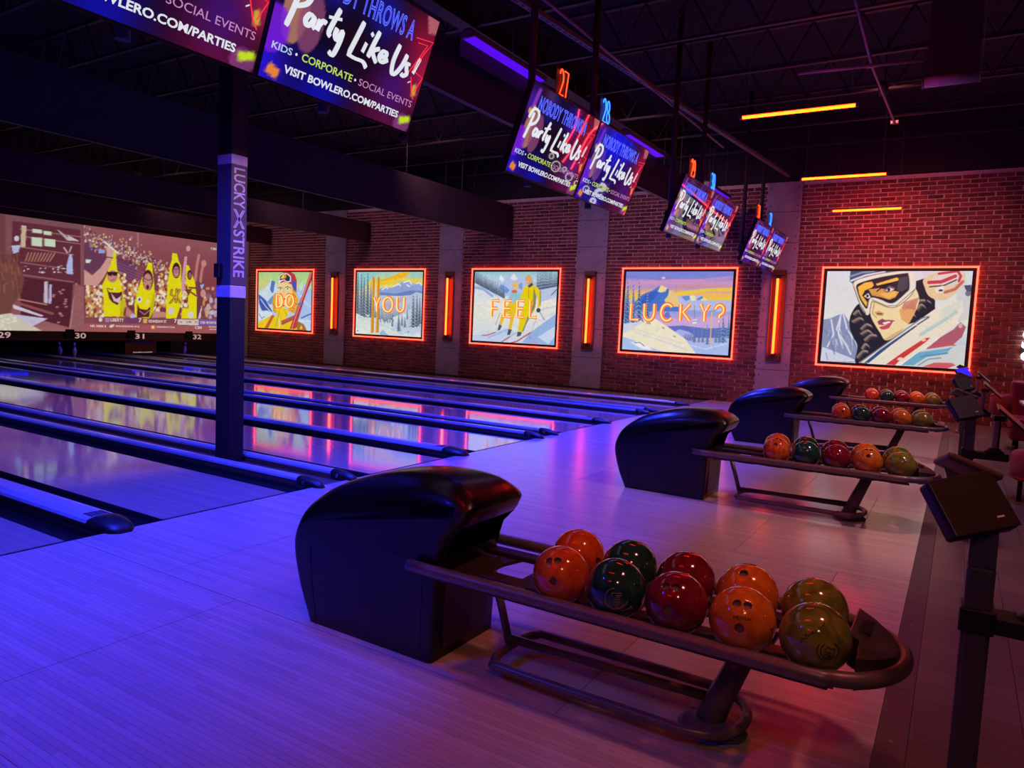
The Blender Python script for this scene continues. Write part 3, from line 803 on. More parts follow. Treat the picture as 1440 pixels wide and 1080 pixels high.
def ontext(s, px, py, px2, hgt, m=M_SCTX, nm='screen_lettering'):
    """lettering on the screen from its left and right ends in the photograph"""
    d = px_ray(px, py); a = CAM + d*((SCR+0.004-CAM.x)/d.x); d = px_ray(px2, py); b = CAM + d*((SCR+0.004-CAM.x)/d.x)
    o = place_text(s, nm, m, (a.x, a.y, a.z), (0, 1, 0), (0, 0, 1), b.y-a.y, hgt, scr, thick=0.012)
    o.location = wl(scr)
for s, x0, y0, x1, h in [('LIBERTY', 155.5, 452, 174, 0.095), ('7', 195, 453, 199, 0.12), ('KENNESAW ST', 209, 453.5, 234, 0.085), ('7', 245, 454, 248.5, 0.12), ('NFL WEEK 8', 127, 460, 149, 0.065), ('PHILADELPHIA (4-2)', 163, 460.5, 196, 0.065), ('CINCINNATI (3-4)', 220, 461.5, 245.5, 0.065), ('CBS SPORTS', 281.5, 455, 304, 0.075), ('CBS', 274, 462.3, 284, 0.08), ('CBS SPORTS', 293, 460.5, 306, 0.045), ('NETWORK', 294.5, 464, 306, 0.04), ('CBS S', 296.5, 351, 308, 0.075)]:
    ontext(s, x0, y0, x1, h)
ontext('1st', 252.5, 454, 256.5, 0.07, M_SCTXD); ontext('2:49', 261.5, 454.3, 269, 0.075, M_SCTXD); ontext('25', 273.5, 454.3, 277.5, 0.07, M_SCTXD)

# number rail below the screen
rail = thing('lane_number_rail', 'dark rail below the screen with pale lane numbers', 'rail', (XM, 8, 0.45))
box_obj('rail_board', (XM-0.02, XM+0.05, 1.5, YW-0.035, 0.45, 0.703), mat('rail_brown', (0.05, 0.028, 0.030), 0.6), rail, loc=wl(rail), bev=0.006, seg=1)
M_NUM = glow('pale_rail_number', (0.62, 0.36, 0.36), 0.8)
for n, (y0, y1) in LANES.items():
    if n < 29: continue
    pxs = {29: -3, 30: 105.5, 31: 189.5, 32: 271.5}
    d = px_ray(pxs[n], 475.0); a = CAM + d*((XM+0.052-CAM.x)/d.x)
    o = place_text(str(n), 'lane_number', M_NUM, (XM+0.053, a.y, 0.515), (0, 1, 0), (0, 0, 1), 0.30, 0.155, rail, thick=0.02); o.location = wl(rail)
for pxx in (97.5, 184, 265):
    d = px_ray(pxx, 468); a = CAM + d*((XM+0.06-CAM.x)/d.x)
    box_obj('camera_box', (XM+0.05, XM+0.12, a.y-0.11, a.y+0.11, 0.52, 0.77), M_BLACK, rail, loc=wl(rail), bev=0.01)

# pins and the lowered sweep
def pin_mesh():
    bm = bm_new()
    prof = [(0.0, 0.0), (0.026, 0.0), (0.032, 0.02), (0.048, 0.06), (0.0605, 0.114), (0.058, 0.145), (0.045, 0.19), (0.030, 0.235), (0.0235, 0.26), (0.026, 0.295), (0.0318, 0.335), (0.030, 0.36), (0.018, 0.377), (0.0, 0.381)]
    add_lathe(bm, prof, 16)
    me_ = finish(bm, 'bowling_pin', [M_PIN, M_PINR])
    for p in me_.polygons:
        if 0.24 < p.center.z < 0.285: p.material_index = 1
    return me_
pm = pin_mesh()
for (x, yv, z, tilt, lab) in [(-17.0, 8.03, 0.0, 0.0, 'white pin standing on the lane to number 30'), (-17.3, 7.80, 0.02, 0.12, 'white pin leaning left of the standing pin on lane 30'), (-17.2, 11.60, 0.02, -0.14, 'single white pin leaning on the lane to number 32')]:
    o = link('bowling_pin', pm, None, (x, yv, z), lab, 'pin', 'pins left on the lanes'); o.rotation_euler = (tilt, 0, 0)
sw = thing('pin_sweep', 'dark red pin sweep board lowered on the lane to number 31', 'sweep', (-16.85, 9.95, 0.02))
box_obj('sweep_board', (-0.02, 0.02, -0.55, 0.45, 0.03, 0.40), mat('sweep_maroon', (0.10, 0.025, 0.030), 0.5), sw, bev=0.005, seg=1)
for s in (-0.5, 0.4): box_obj('sweep_arm', (-0.30, -0.02, s-0.02, s+0.02, 0.34, 0.40), M_BLACK, sw)
place_text('QUBICAAMF', 'sweep_lettering', M_SCTX, (0.0215, -0.30, 0.055), (0, 1, 0), (0, 0, 1), 0.62, 0.035, sw)
link('blue_pit_light', None) if False else None
for k_, (n, (y0, y1)) in enumerate([(n, LANES[n]) for n in (29, 30, 31, 32)]):
    box_obj('pin_deck_light', (-16.88, -16.84, y0+0.1, y1-0.1, 0.455, 0.475), glow('pin_deck_blue', (0.004, 0.008, 1.0), 7.0), None, label='slim blue pin deck light %s, under number %d' % (('at the left edge', 'left of the sweep board', 'over the sweep board', 'nearest the brick wall')[k_], n), cat='light', group='pin deck lights')

# =================================================================== COLUMN
col = thing('steel_column', 'dark square column with lilac lettering standing between two lanes', 'column', (-1.42, 1.55, -0.012))
CX0, CX1, CY0, CY1 = -0.10, 0.10, -0.085, 0.085
box_obj('column_shaft', (CX0, CX1, CY0, CY1, 0, CEIL+0.012), M_COL, col, bev=0.006)
box_obj('printed_wrap', (CX0-0.003, CX1+0.003, CY0-0.003, CY1+0.003, 1.70, 2.82), M_COLP, col, bev=0.006)
box_obj('lower_band', (CX0-0.004, CX1+0.004, CY0-0.004, CY1+0.004, 1.585, 1.70), M_COLW, col, bev=0.006)
box_obj('upper_band', (CX0-0.004, CX1+0.004, CY0-0.004, CY1+0.004, 2.82, 2.91), M_COLW, col, bev=0.006)
for s, z0, z1 in (('LUCKY', 2.79, 2.42), ('STRIKE', 2.22, 1.78)):
    place_text(s, 'column_lettering', M_COLW, (CX1+0.006, -0.062, z0), (0, 0, -1), (0, 1, 0), z0-z1, 0.125, col, thick=0.02)
bm = bm_new()
for s in (1, -1):
    add_prism(bm, [(s*-0.066, 2.41), (s*-0.035, 2.41), (s*0.066, 2.235), (s*0.035, 2.235)], CX1+0.004, CX1+0.0065, 'X')
obj('crossed_emblem', bm, M_COLW, col)
bm = bm_new()
for s in (1, -1):
    add_prism(bm, [(s*-0.052, 2.40), (s*-0.048, 2.40), (s*0.052, 2.245), (s*0.048, 2.245)], CX1+0.006, CX1+0.0072, 'X')
obj('emblem_line', bm, M_COLP, col)
box_obj('conduit_box', (CX0+0.02, CX0+0.09, CY0-0.05, CY0-0.003, 1.77, 1.90), M_BLACK, col, bev=0.004)

# =================================================================== WALL PICTURES
def art_big():
    c = Canvas(250, 180, [(135, 85), (1315, 87), (1247, 885), (82, 818)], (214, 226, 228))
    c.vgrad([(0, (210, 226, 228)), (0.5, (224, 232, 226)), (0.75, (196, 210, 226)), (1, (214, 224, 236))])
    c.poly([(100, 480), (160, 470), (245, 435), (275, 432), (330, 520), (400, 620), (520, 830), (80, 820)], (136, 152, 186))
    for p in ([(250, 440), (215, 560), (300, 700), (330, 760)], [(270, 440), (300, 560), (390, 690)], [(170, 480), (190, 600), (140, 700)], [(245, 470), (230, 600), (260, 680)]): c.line(p, 13, (222, 230, 242), 0.9)
    c.poly([(100, 700), (280, 770), (400, 820), (80, 820)], (206, 218, 236)); c.line([(120, 560), (160, 640), (200, 760)], 10, (104, 122, 166), .7)
    for i in range(34):
        x0_ = rng.uniform(110, 380); y0_ = 470+abs(x0_-255)*0.75+rng.uniform(0, 190)
        c.line([(x0_, y0_), (x0_+rng.uniform(-12, 30), y0_+rng.uniform(30, 75))], rng.uniform(3, 8), [(228, 234, 244), (100, 118, 162), (176, 190, 216)][i % 3], 0.7)
    # dark curls of hair
    D = (36, 38, 52)
    c.poly([(400, 350), (330, 440), (320, 540), (350, 620), (385, 700), (370, 830), (480, 830), (690, 640), (560, 560), (480, 420)], D, curve=True)
    c.poly([(690, 130), (900, 100), (960, 200), (1010, 330), (1010, 400), (860, 500), (790, 520), (770, 440), (840, 330)], D, curve=False)
    for p in ([(350, 440), (390, 410), (410, 440)], [(340, 500), (400, 470), (430, 480)], [(410, 560), (460, 520), (500, 535)], [(410, 600), (470, 570), (510, 600)], [(440, 650), (490, 610), (540, 610)], [(420, 720), (450, 680), (480, 700)], [(380, 790), (430, 740), (470, 740)], [(850, 370), (880, 330), (930, 325)], [(860, 400), (900, 360), (930, 380)], [(950, 330), (975, 345)], [(790, 470), (830, 440), (850, 450)]):
        
        for q_, (o_, wd_, cl_) in enumerate(((-9, 4, (150, 128, 122)), (-3, 6, (206, 182, 160)), (4, 5, (176, 150, 136)), (10, 4, (110, 96, 104)), (17, 3, (84, 76, 90)))):
            c.line([(a+o_*0.7+(q_*3 if i_ == 0 else 0), b+o_) for i_, (a, b) in enumerate(p)], wd_, cl_, 0.9, curve=True)
    # face
    c.poly([(500, 330), (490, 440), (525, 520), (570, 590), (600, 640), (640, 645), (720, 600), (790, 520), (850, 420), (880, 300), (800, 200), (500, 200)], (236, 222, 168), curve=True)
    c.poly([(840, 330), (860, 400), (800, 520), (740, 480), (720, 400)], (226, 160, 96), 0.8); c.poly([(760, 340), (880, 300), (850, 400), (740, 390)], (196, 120, 110), .75)
    c.poly([(600, 640), (640, 645), (720, 600), (760, 550), (680, 590)], (206, 176, 116), .8)
    c.poly([(520, 420), (560, 410), (600, 430), (590, 450), (545, 450)], (206, 160, 100)); c.line([(545, 432), (580, 434)], 8, (80, 50, 50)); c.line([(520, 340), (505, 430), (540, 465)], 6, (176, 140, 90))
    c.poly([(545, 495), (585, 472), (610, 485), (640, 482), (690, 488), (640, 515), (590, 525), (555, 520)], (152, 72, 92)); c.poly([(560, 540), (600, 530), (670, 500), (640, 550), (600, 562), (572, 556)], (196, 78, 92)); c.poly([(585, 505), (640, 492), (655, 503), (600, 522)], (240, 232, 226))
    # helmet brow
    c.poly([(325, 85), (830, 85), (700, 100), (450, 140), (350, 195), (318, 170)], (72, 84, 116)); c.line([(330, 165), (450, 120), (600, 95)], 16, (214, 222, 230)); c.line([(322, 130), (420, 98), (520, 88)], 14, (128, 160, 190))
    # goggles
    c.poly([(345, 205), (370, 170), (560, 115), (760, 90), (820, 95), (850, 140), (852, 230), (820, 290), (700, 375), (620, 378), (560, 345), (510, 325), (490, 340), (478, 430), (455, 440), (410, 380), (375, 300)], (226, 224, 204), curve=True)
    c.poly([(372, 215), (400, 185), (560, 140), (760, 108), (792, 120), (800, 225), (770, 265), (690, 335), (640, 345), (575, 318), (510, 300), (478, 315), (462, 385), (440, 375), (400, 305)], (42, 42, 54), curve=True)
    lens = [(372, 215), (400, 185), (560, 140), (760, 108), (792, 120), (800, 225), (770, 265), (690, 335), (640, 345), (575, 318), (510, 300), (478, 315), (462, 385), (440, 375), (400, 305), (372, 215)]
    c.line([(358, 210), (385, 170), (560, 122), (770, 92), (815, 108), (828, 230), (790, 285), (700, 355), (635, 362), (570, 334), (505, 314), (484, 335), (470, 420)], 27, (232, 230, 212), curve=True)
    c.line([(358, 210), (392, 315), (445, 410), (466, 425)], 20, (226, 222, 200), curve=True)
    c.line([(346, 200), (375, 158), (560, 108), (780, 80)], 6, (96, 92, 96), 0.8, curve=True); c.line([(848, 235), (800, 300), (705, 374), (630, 380), (560, 352), (508, 333), (495, 350), (482, 435)], 6, (120, 110, 92), 0.9, curve=True)
    c.line(lens, 5, (70, 66, 72), 0.8, curve=True)
    c.poly([(385, 215), (440, 180), (500, 172), (515, 200), (500, 220), (440, 245), (425, 290), (462, 340), (455, 375), (420, 325), (395, 270)], (242, 186, 70)); c.poly([(530, 190), (700, 138), (716, 150), (710, 165), (540, 205)], (240, 190, 80)); c.poly([(470, 235), (560, 225), (720, 255), (690, 300), (640, 320), (580, 300), (500, 285)], (214, 160, 80))
    c.poly([(560, 270), (700, 250), (690, 290), (630, 310)], (238, 186, 90)); c.poly([(720, 140), (790, 130), (790, 225), (740, 255), (700, 240)], (70, 72, 88))
    c.poly([(592, 245), (640, 205), (690, 225), (670, 250), (620, 262)], (112, 108, 112)); c.poly([(605, 245), (640, 222), (680, 235), (650, 252)], (232, 232, 228)); c.ell(636, 237, 12, 13, (40, 40, 52)); c.line([(540, 250), (600, 205), (660, 190)], 9, (34, 32, 40))
    c.poly([(432, 290), (470, 265), (490, 300), (470, 310)], (226, 226, 220)); c.ell(463, 288, 10, 12, (40, 40, 52)); c.line([(425, 285), (445, 250), (480, 255)], 8, (34, 32, 40))
    c.line([(350, 210), (400, 350), (450, 430)], 7, (120, 116, 110)); c.line([(840, 240), (700, 366), (620, 370), (500, 318)], 6, (140, 132, 110))
    # strap and ear cup
    c.poly([(835, 110), (900, 88), (915, 150), (850, 170)], (220, 222, 222)); c.poly([(900, 88), (1060, 88), (960, 130), (915, 150)], (214, 216, 218))
    c.poly([(920, 150), (1060, 90), (1200, 85), (1250, 120), (1240, 190), (1190, 250), (1120, 310), (1040, 325), (960, 290), (925, 220)], (226, 206, 160), curve=True)
    c.poly([(1040, 110), (1160, 90), (1240, 110), (1225, 170), (1140, 210), (1070, 200), (960, 200), (955, 165)], (222, 214, 206)); c.line([(960, 180), (1060, 175), (1170, 130)], 26, (196, 66, 80)); c.line([(1040, 110), (1190, 90), (1215, 130), (1200, 170)], 18, (196, 66, 80)); c.line([(965, 215), (1080, 205), (1180, 160)], 9, (44, 48, 66)); c.line([(1090, 260), (1170, 235), (1230, 175)], 22, (196, 110, 104))
    c.poly([(1005, 230), (1070, 205), (1085, 215), (1075, 265), (1020, 265)], (232, 230, 222)); c.ell(1055, 245, 18, 9, (60, 60, 76))
    c.poly([(1180, 250), (1230, 200), (1300, 210), (1310, 300), (1270, 480), (1200, 500)], (206, 214, 214)); c.ell(1275, 270, 24, 22, (110, 118, 140)); c.poly([(1240, 205), (1300, 200), (1310, 260), (1260, 250)], (76, 86, 116))
    # skis crossing in front
    c.poly([(395, 830), (780, 560), (1000, 400), (1150, 330), (1225, 330), (1240, 400), (1180, 510), (1060, 620), (820, 770), (720, 850)], (232, 230, 208))
    c.poly([(1060, 390), (1210, 330), (1230, 380), (1050, 470)], (214, 224, 210)); c.line([(900, 600), (1060, 500), (1180, 420)], 26, (166, 204, 206), 0.8); c.line([(940, 560), (1100, 470)], 12, (190, 216, 206), .8)
    c.poly([(440, 830), (575, 720), (850, 530), (870, 530), (640, 700), (480, 830)], (52, 82, 136)); c.line([(410, 825), (900, 470), (960, 455)], 10, (110, 122, 150), .8); c.line([(870, 520), (960, 462)], 10, (70, 96, 146))
    c.poly([(615, 845), (760, 740), (930, 630), (975, 625), (940, 660), (720, 820), (690, 850)], (208, 64, 66)); c.ell(920, 645, 20, 12, (236, 206, 170)); c.ell(735, 800, 26, 14, (232, 216, 206))
    c.poly([(700, 850), (840, 760), (1060, 620), (1090, 600), (860, 770), (750, 850)], (240, 236, 220))
    c.poly([(1060, 620), (1160, 560), (1215, 500), (1260, 540), (1230, 620), (1150, 690), (940, 720)], (176, 96, 112)); c.ell(1215, 530, 16, 20, (214, 180, 186)); c.line([(960, 705), (1090, 680), (1180, 690)], 10, (206, 90, 100))
    c.poly([(740, 850), (900, 730), (1040, 715), (1180, 690), (1250, 690), (1240, 884), (900, 865)], (206, 216, 214)); c.poly([(740, 850), (880, 745), (1100, 715), (1160, 700), (1120, 735), (980, 760), (840, 850)], (110, 176, 206)); c.line([(900, 780), (1110, 750)], 16, (86, 156, 196)); c.poly([(915, 860), (1010, 828), (1150, 830), (1180, 850), (1100, 880)], (208, 96, 104)); c.line([(880, 850), (960, 800), (1060, 790)], 8, (110, 150, 180))
    c.brush(1500, 8, 1.4, 0.032)
    return c.result()
def art_lucky():
    c = Canvas(190, 145, [(152, 97), (1308, 85), (1245, 990), (110, 925)], (180, 190, 230))
    c.vgrad([(0, (122, 140, 222)), (0.08, (130, 140, 216)), (0.14, (212, 160, 200)), (0.20, (190, 150, 206)), (0.27, (246, 190, 110)), (0.33, (246, 206, 70)), (0.37, (226, 196, 170)), (0.5, (150, 166, 226)), (0.62, (206, 170, 220)), (1, (190, 206, 240))])
    c.line([(300, 210), (600, 190), (900, 190), (1290, 150)], 26, (232, 156, 190), 0.6); c.line([(160, 150), (500, 180), (700, 160)], 18, (120, 130, 210), .7); c.line([(700, 260), (900, 240), (1280, 260)], 20, (236, 150, 110), .6); c.line([(700, 330), (1000, 290), (1290, 280)], 34, (248, 216, 60), .8); c.ell(550, 165, 20, 12, (240, 196, 216))
    c.poly([(240, 430), (330, 340), (430, 300), (520, 240), (580, 270), (640, 310), (720, 370), (780, 420), (780, 520), (240, 520)], (80, 122, 206)); c.poly([(520, 240), (590, 270), (570, 310), (520, 320), (490, 310)], (246, 226, 150)); c.poly([(610, 290), (660, 310), (730, 380), (780, 470), (600, 470), (560, 400), (600, 350)], (240, 206, 140)); c.poly([(340, 360), (460, 300), (500, 330), (420, 420), (300, 440)], (60, 100, 196))
    c.poly([(700, 360), (820, 345), (960, 350), (1020, 400), (1290, 400), (1270, 520), (740, 500)], (186, 196, 232)); c.poly([(740, 360), (830, 350), (830, 390), (790, 410)], (110, 146, 216)); c.poly([(900, 390), (960, 355), (980, 370), (930, 400)], (96, 136, 210)); c.poly([(830, 350), (890, 350), (900, 400), (850, 410)], (244, 236, 190)); c.poly([(980, 360), (1030, 400), (950, 410)], (244, 220, 150))
    for p, cl in (([(480, 560), (700, 600), (1270, 560), (1270, 700), (560, 720)], (206, 176, 222)), ([(520, 580), (600, 520), (640, 600)], (120, 120, 200)), ([(560, 680), (760, 670), (1000, 700), (1260, 690), (1260, 800), (640, 800)], (104, 116, 196)), ([(620, 760), (720, 710), (830, 740), (900, 790), (800, 820)], (176, 186, 236))): c.poly(p, cl)
    for i in range(16): c.fir(770+i*8, 760-rng.uniform(0, 20), 830, 10, (74, 88, 160))
    c.poly([(130, 590), (300, 600), (470, 600), (620, 700), (780, 810), (900, 930), (930, 990), (110, 925)], (244, 238, 206)); c.poly([(130, 590), (250, 610), (330, 640), (130, 760)], (206, 220, 240)); c.line([(170, 690), (420, 760), (760, 860)], 16, (226, 222, 200), .8); c.line([(250, 740), (520, 830), (800, 930)], 14, (206, 214, 232), .8)
    c.poly([(120, 790), (220, 820), (400, 900), (560, 950), (110, 925)], (176, 204, 244)); c.poly([(200, 850), (300, 840), (380, 890), (440, 930), (330, 920)], (246, 246, 246)); c.line([(240, 855), (300, 850), (350, 890)], 7, (90, 100, 130))
    c.poly([(780, 810), (900, 870), (1100, 850), (1250, 770), (1245, 990), (900, 970)], (170, 196, 240)); c.line([(850, 880), (1000, 920), (1230, 860)], 14, (214, 228, 248), .8)
    for x, y0, y1, w in [(170, 215, 640, 110), (230, 250, 640, 90), (292, 215, 620, 110), (382, 330, 590, 80), (150, 330, 650, 80)]: c.fir(x, y0, y1, w, (62, 96, 150), (226, 234, 246), 9)
    for x, y0, y1, w in [(880, 690, 850, 60), (930, 720, 850, 50), (970, 690, 850, 60), (1020, 660, 870, 60), (1190, 560, 850, 100), (1250, 580, 800, 80), (1110, 700, 850, 60), (1150, 640, 850, 60)]: c.fir(x, y0, y1, w, (74, 112, 160), (206, 222, 242), 7)
    c.line([(1070, 510), (1050, 870)], 11, (226, 196, 120)); c.line([(1050, 515), (1110, 505)], 7, (150, 140, 130)); c.line([(880, 450), (885, 590)], 4, (110, 110, 150)); c.poly([(860, 610), (912, 605), (905, 650), (860, 652)], (240, 236, 240)); c.line([(862, 625), (908, 622)], 7, (110, 110, 140))
    for x, yv in ((320, 620), (370, 640), (395, 640), (540, 690), (660, 780)): c.line([(x, yv), (x+18, yv+12)], 8, (110, 96, 110))
    c.brush(1500, 8, 1.4, 0.032)
    return c.result()
def art_feel():
    c = Canvas(150, 130, [(160, 117), (1105, 110), (1070, 965), (135, 912)], (226, 232, 230))
    c.vgrad([(0, (150, 206, 216)), (0.12, (196, 220, 232)), (0.3, (190, 206, 236)), (0.4, (236, 238, 222)), (0.7, (230, 234, 226)), (1, (206, 222, 242))])
    c.poly([(400, 230), (450, 150), (500, 190), (600, 130), (660, 190), (740, 170), (900, 260), (900, 400), (480, 400)], (186, 204, 236)); c.poly([(430, 200), (455, 150), (500, 210), (470, 240)], (232, 240, 246)); c.poly([(560, 190), (600, 135), (650, 200), (600, 220)], (236, 240, 246)); c.poly([(470, 260), (560, 330), (520, 370), (440, 300)], (120, 160, 226)); c.poly([(620, 280), (700, 240), (700, 330)], (130, 166, 226))
    c.poly([(155, 230), (300, 290), (420, 350), (540, 420), (500, 470), (155, 470)], (226, 234, 236)); c.line([(160, 300), (260, 320), (360, 400)], 26, (130, 166, 222), .8); c.line([(165, 270), (320, 330), (430, 410)], 14, (170, 196, 232), .8)
    for i in range(26):
        x = 170+i*13; c.fir(x, 90+i*8+rng.uniform(0, 30), 250+i*7, 26, (70, 86, 108), None, 6)
    for i in range(16):
        x = 870+i*15; c.fir(x, 90+rng.uniform(0, 50), 330-i*3, 28, (80, 98, 122), None, 6)
    c.poly([(900, 350), (1100, 290), (1090, 400), (900, 470)], (190, 206, 236)); c.line([(1030, 385), (1090, 320)], 8, (70, 80, 100))
    c.poly([(780, 830), (950, 700), (1085, 600), (1070, 965), (700, 935)], (156, 186, 232)); c.poly([(880, 870), (1080, 740), (1075, 860), (1000, 950)], (206, 224, 244)); c.line([(830, 720), (1000, 620), (1085, 590)], 22, (214, 224, 236)); c.line([(900, 560), (1080, 510)], 14, (190, 206, 226), .8)
    c.poly([(135, 850), (350, 830), (520, 770), (620, 830), (500, 930), (135, 912)], (196, 216, 242)); c.line([(320, 875), (520, 790)], 14, (150, 180, 230), .8); c.line([(500, 900), (640, 820)], 12, (150, 180, 230), .8)
    # woman in a pale blue top
    c.poly([(570, 360), (640, 345), (680, 370), (690, 420), (660, 480), (560, 490), (545, 420)], (150, 206, 212)); c.ell(618, 280, 34, 44, (232, 190, 130)); c.poly([(585, 260), (620, 230), (655, 265), (660, 320), (640, 300), (600, 270)], (240, 206, 110)); c.ell(610, 345, 34, 18, (214, 110, 80)); c.line([(605, 300), (625, 302)], 6, (240, 240, 236))
    c.poly([(545, 480), (660, 470), (610, 640), (580, 780), (545, 770), (575, 620), (520, 600), (470, 730), (440, 720), (470, 600)], (238, 200, 40))
    # man in a yellow suit
    c.poly([(720, 290), (780, 270), (850, 280), (880, 300), (912, 380), (900, 520), (875, 540), (880, 420), (850, 370), (850, 480), (840, 560), (760, 660), (700, 810), (655, 800), (670, 640), (720, 500), (730, 420), (690, 440), (675, 410), (700, 360)], (238, 214, 20)); c.poly([(830, 300), (860, 400), (850, 520), (800, 620), (740, 740), (720, 800), (700, 810), (760, 640), (820, 500)], (110, 116, 116), .75); c.line([(770, 300), (775, 420)], 4, (120, 110, 30)); c.line([(905, 340), (905, 500)], 12, (120, 120, 60), .7)
    c.ell(775, 215, 40, 52, (226, 170, 116)); c.poly([(730, 190), (750, 155), (790, 155), (808, 190), (800, 230), (790, 190)], (226, 180, 90)); c.poly([(760, 280), (810, 240), (825, 270), (780, 300)], (80, 80, 80)); c.line([(750, 230), (765, 236)], 6, (240, 236, 230)); c.ell(885, 560, 24, 26, (60, 70, 100))
    for p in ([(440, 720), (470, 740), (450, 790), (420, 800)], [(545, 775), (585, 785), (560, 850), (530, 850)], [(650, 805), (700, 815), (680, 860), (640, 870)]): c.poly(p, (80, 86, 96)); c.line(p[2:], 8, (220, 226, 230))
    c.line([(250, 850), (300, 850), (400, 815)], 11, (206, 90, 90)); c.line([(470, 925), (560, 870)], 11, (206, 90, 90)); c.line([(580, 935), (640, 920), (800, 815)], 13, (206, 84, 84)); c.line([(400, 730), (450, 590)], 4, (110, 110, 120)); c.line([(890, 560), (955, 675)], 5, (80, 84, 100)); c.line([(865, 640), (810, 810)], 4, (160, 166, 180)); c.line([(780, 870), (800, 890)], 4, (90, 90, 100))
    for i in range(5): c.line([(795+18*i, 915), (800+18*i, 940)], 3, (226, 150, 150))
    c.brush(1500, 8, 1.4, 0.032)
    return c.result()
def art_you():
    c = Canvas(125, 120, [(112, 122), (942, 125), (918, 948), (98, 902)], (206, 226, 224))
    c.vgrad([(0, (160, 214, 206)), (0.1, (196, 220, 170)), (0.18, (240, 214, 70)), (0.24, (240, 226, 140)), (0.4, (206, 214, 226)), (0.6, (196, 212, 226)), (0.8, (214, 228, 232)), (1, (226, 236, 232))])
    c.poly([(112, 122), (420, 122), (300, 200), (200, 330), (112, 380)], (150, 210, 214)); c.poly([(400, 230), (560, 180), (640, 140), (770, 125), (740, 180), (560, 250), (420, 290)], (246, 190, 40)); c.line([(420, 260), (640, 220), (930, 230)], 26, (246, 222, 60), .8); c.poly([(780, 125), (942, 125), (940, 210), (800, 200)], (166, 212, 196))
    c.poly([(400, 340), (470, 310), (540, 330), (620, 280), (690, 250), (770, 235), (830, 280), (890, 260), (940, 310), (930, 420), (400, 420)], (150, 172, 222))
    for p in ([(430, 350), (480, 315), (500, 335)], [(570, 310), (640, 280), (660, 300)], [(700, 260), (770, 240), (800, 280)], [(740, 290), (770, 310)], [(860, 275), (895, 265), (920, 290)]): c.line(p, 16, (236, 240, 244))
    c.poly([(400, 380), (600, 400), (780, 360), (930, 370), (930, 410), (640, 430), (400, 420)], (110, 136, 196)); c.poly([(400, 420), (560, 450), (760, 430), (860, 380), (930, 400), (925, 560), (400, 620)], (190, 204, 226)); c.poly([(450, 520), (560, 480), (700, 440), (740, 450), (600, 560), (460, 560)], (196, 176, 160), .7)
    for i in range(34): c.fir(400+i*13, 560+rng.uniform(-20, 60), 760+rng.uniform(-60, 10), 20, (88, 108, 124), (206, 216, 224) if i % 2 else None, 6)
    c.poly([(560, 760), (640, 690), (760, 600), (925, 540), (918, 948), (560, 850)], (198, 214, 234)); c.poly([(560, 700), (700, 640), (760, 660), (600, 770)], (220, 228, 236))
    for x, y0, y1, w in [(125, 150, 690, 100), (170, 160, 700, 100), (205, 200, 700, 110), (250, 150, 660, 110), (290, 270, 700, 70)]: c.fir(x, y0, y1, w, (64, 88, 104), (222, 230, 232), 13)
    for x, y0, y1, w in [(820, 430, 820, 120), (865, 430, 810, 100), (900, 460, 780, 80), (640, 650, 870, 80), (715, 700, 820, 60), (560, 650, 810, 40), (680, 650, 800, 40), (745, 560, 720, 30), (345, 560, 700, 50)]: c.fir(x, y0, y1, w, (70, 94, 112), (224, 232, 236), 9)
    c.poly([(100, 640), (220, 700), (380, 740), (560, 830), (740, 930), (98, 902)], (220, 234, 226)); c.line([(130, 690), (300, 740), (480, 810), (700, 910)], 10, (170, 196, 220), .8); c.poly([(98, 840), (200, 860), (300, 900), (98, 902)], (232, 240, 230)); c.poly([(400, 900), (440, 850), (520, 930), (420, 920)], (160, 190, 222)); c.poly([(820, 930), (900, 870), (918, 948)], (226, 234, 240)); c.ell(760, 878, 9, 6, (90, 96, 110)); c.ell(128, 866, 8, 7, (60, 70, 80))
    for a in (0, 63):
        c.poly([(308+a, 205), (322+a, 180), (336+a, 205), (330+a*1.0, 640), (325+a*0.98, 890), (290+a*0.98, 890), (298+a, 640)], (226, 148, 36)); c.line([(311+a, 215), (303+a, 650), (296+a, 880)], 5, (246, 190, 90)); c.line([(333+a, 215), (326+a, 880)], 4, (150, 90, 30))
    c.brush(1500, 8, 1.4, 0.032)
    return c.result()
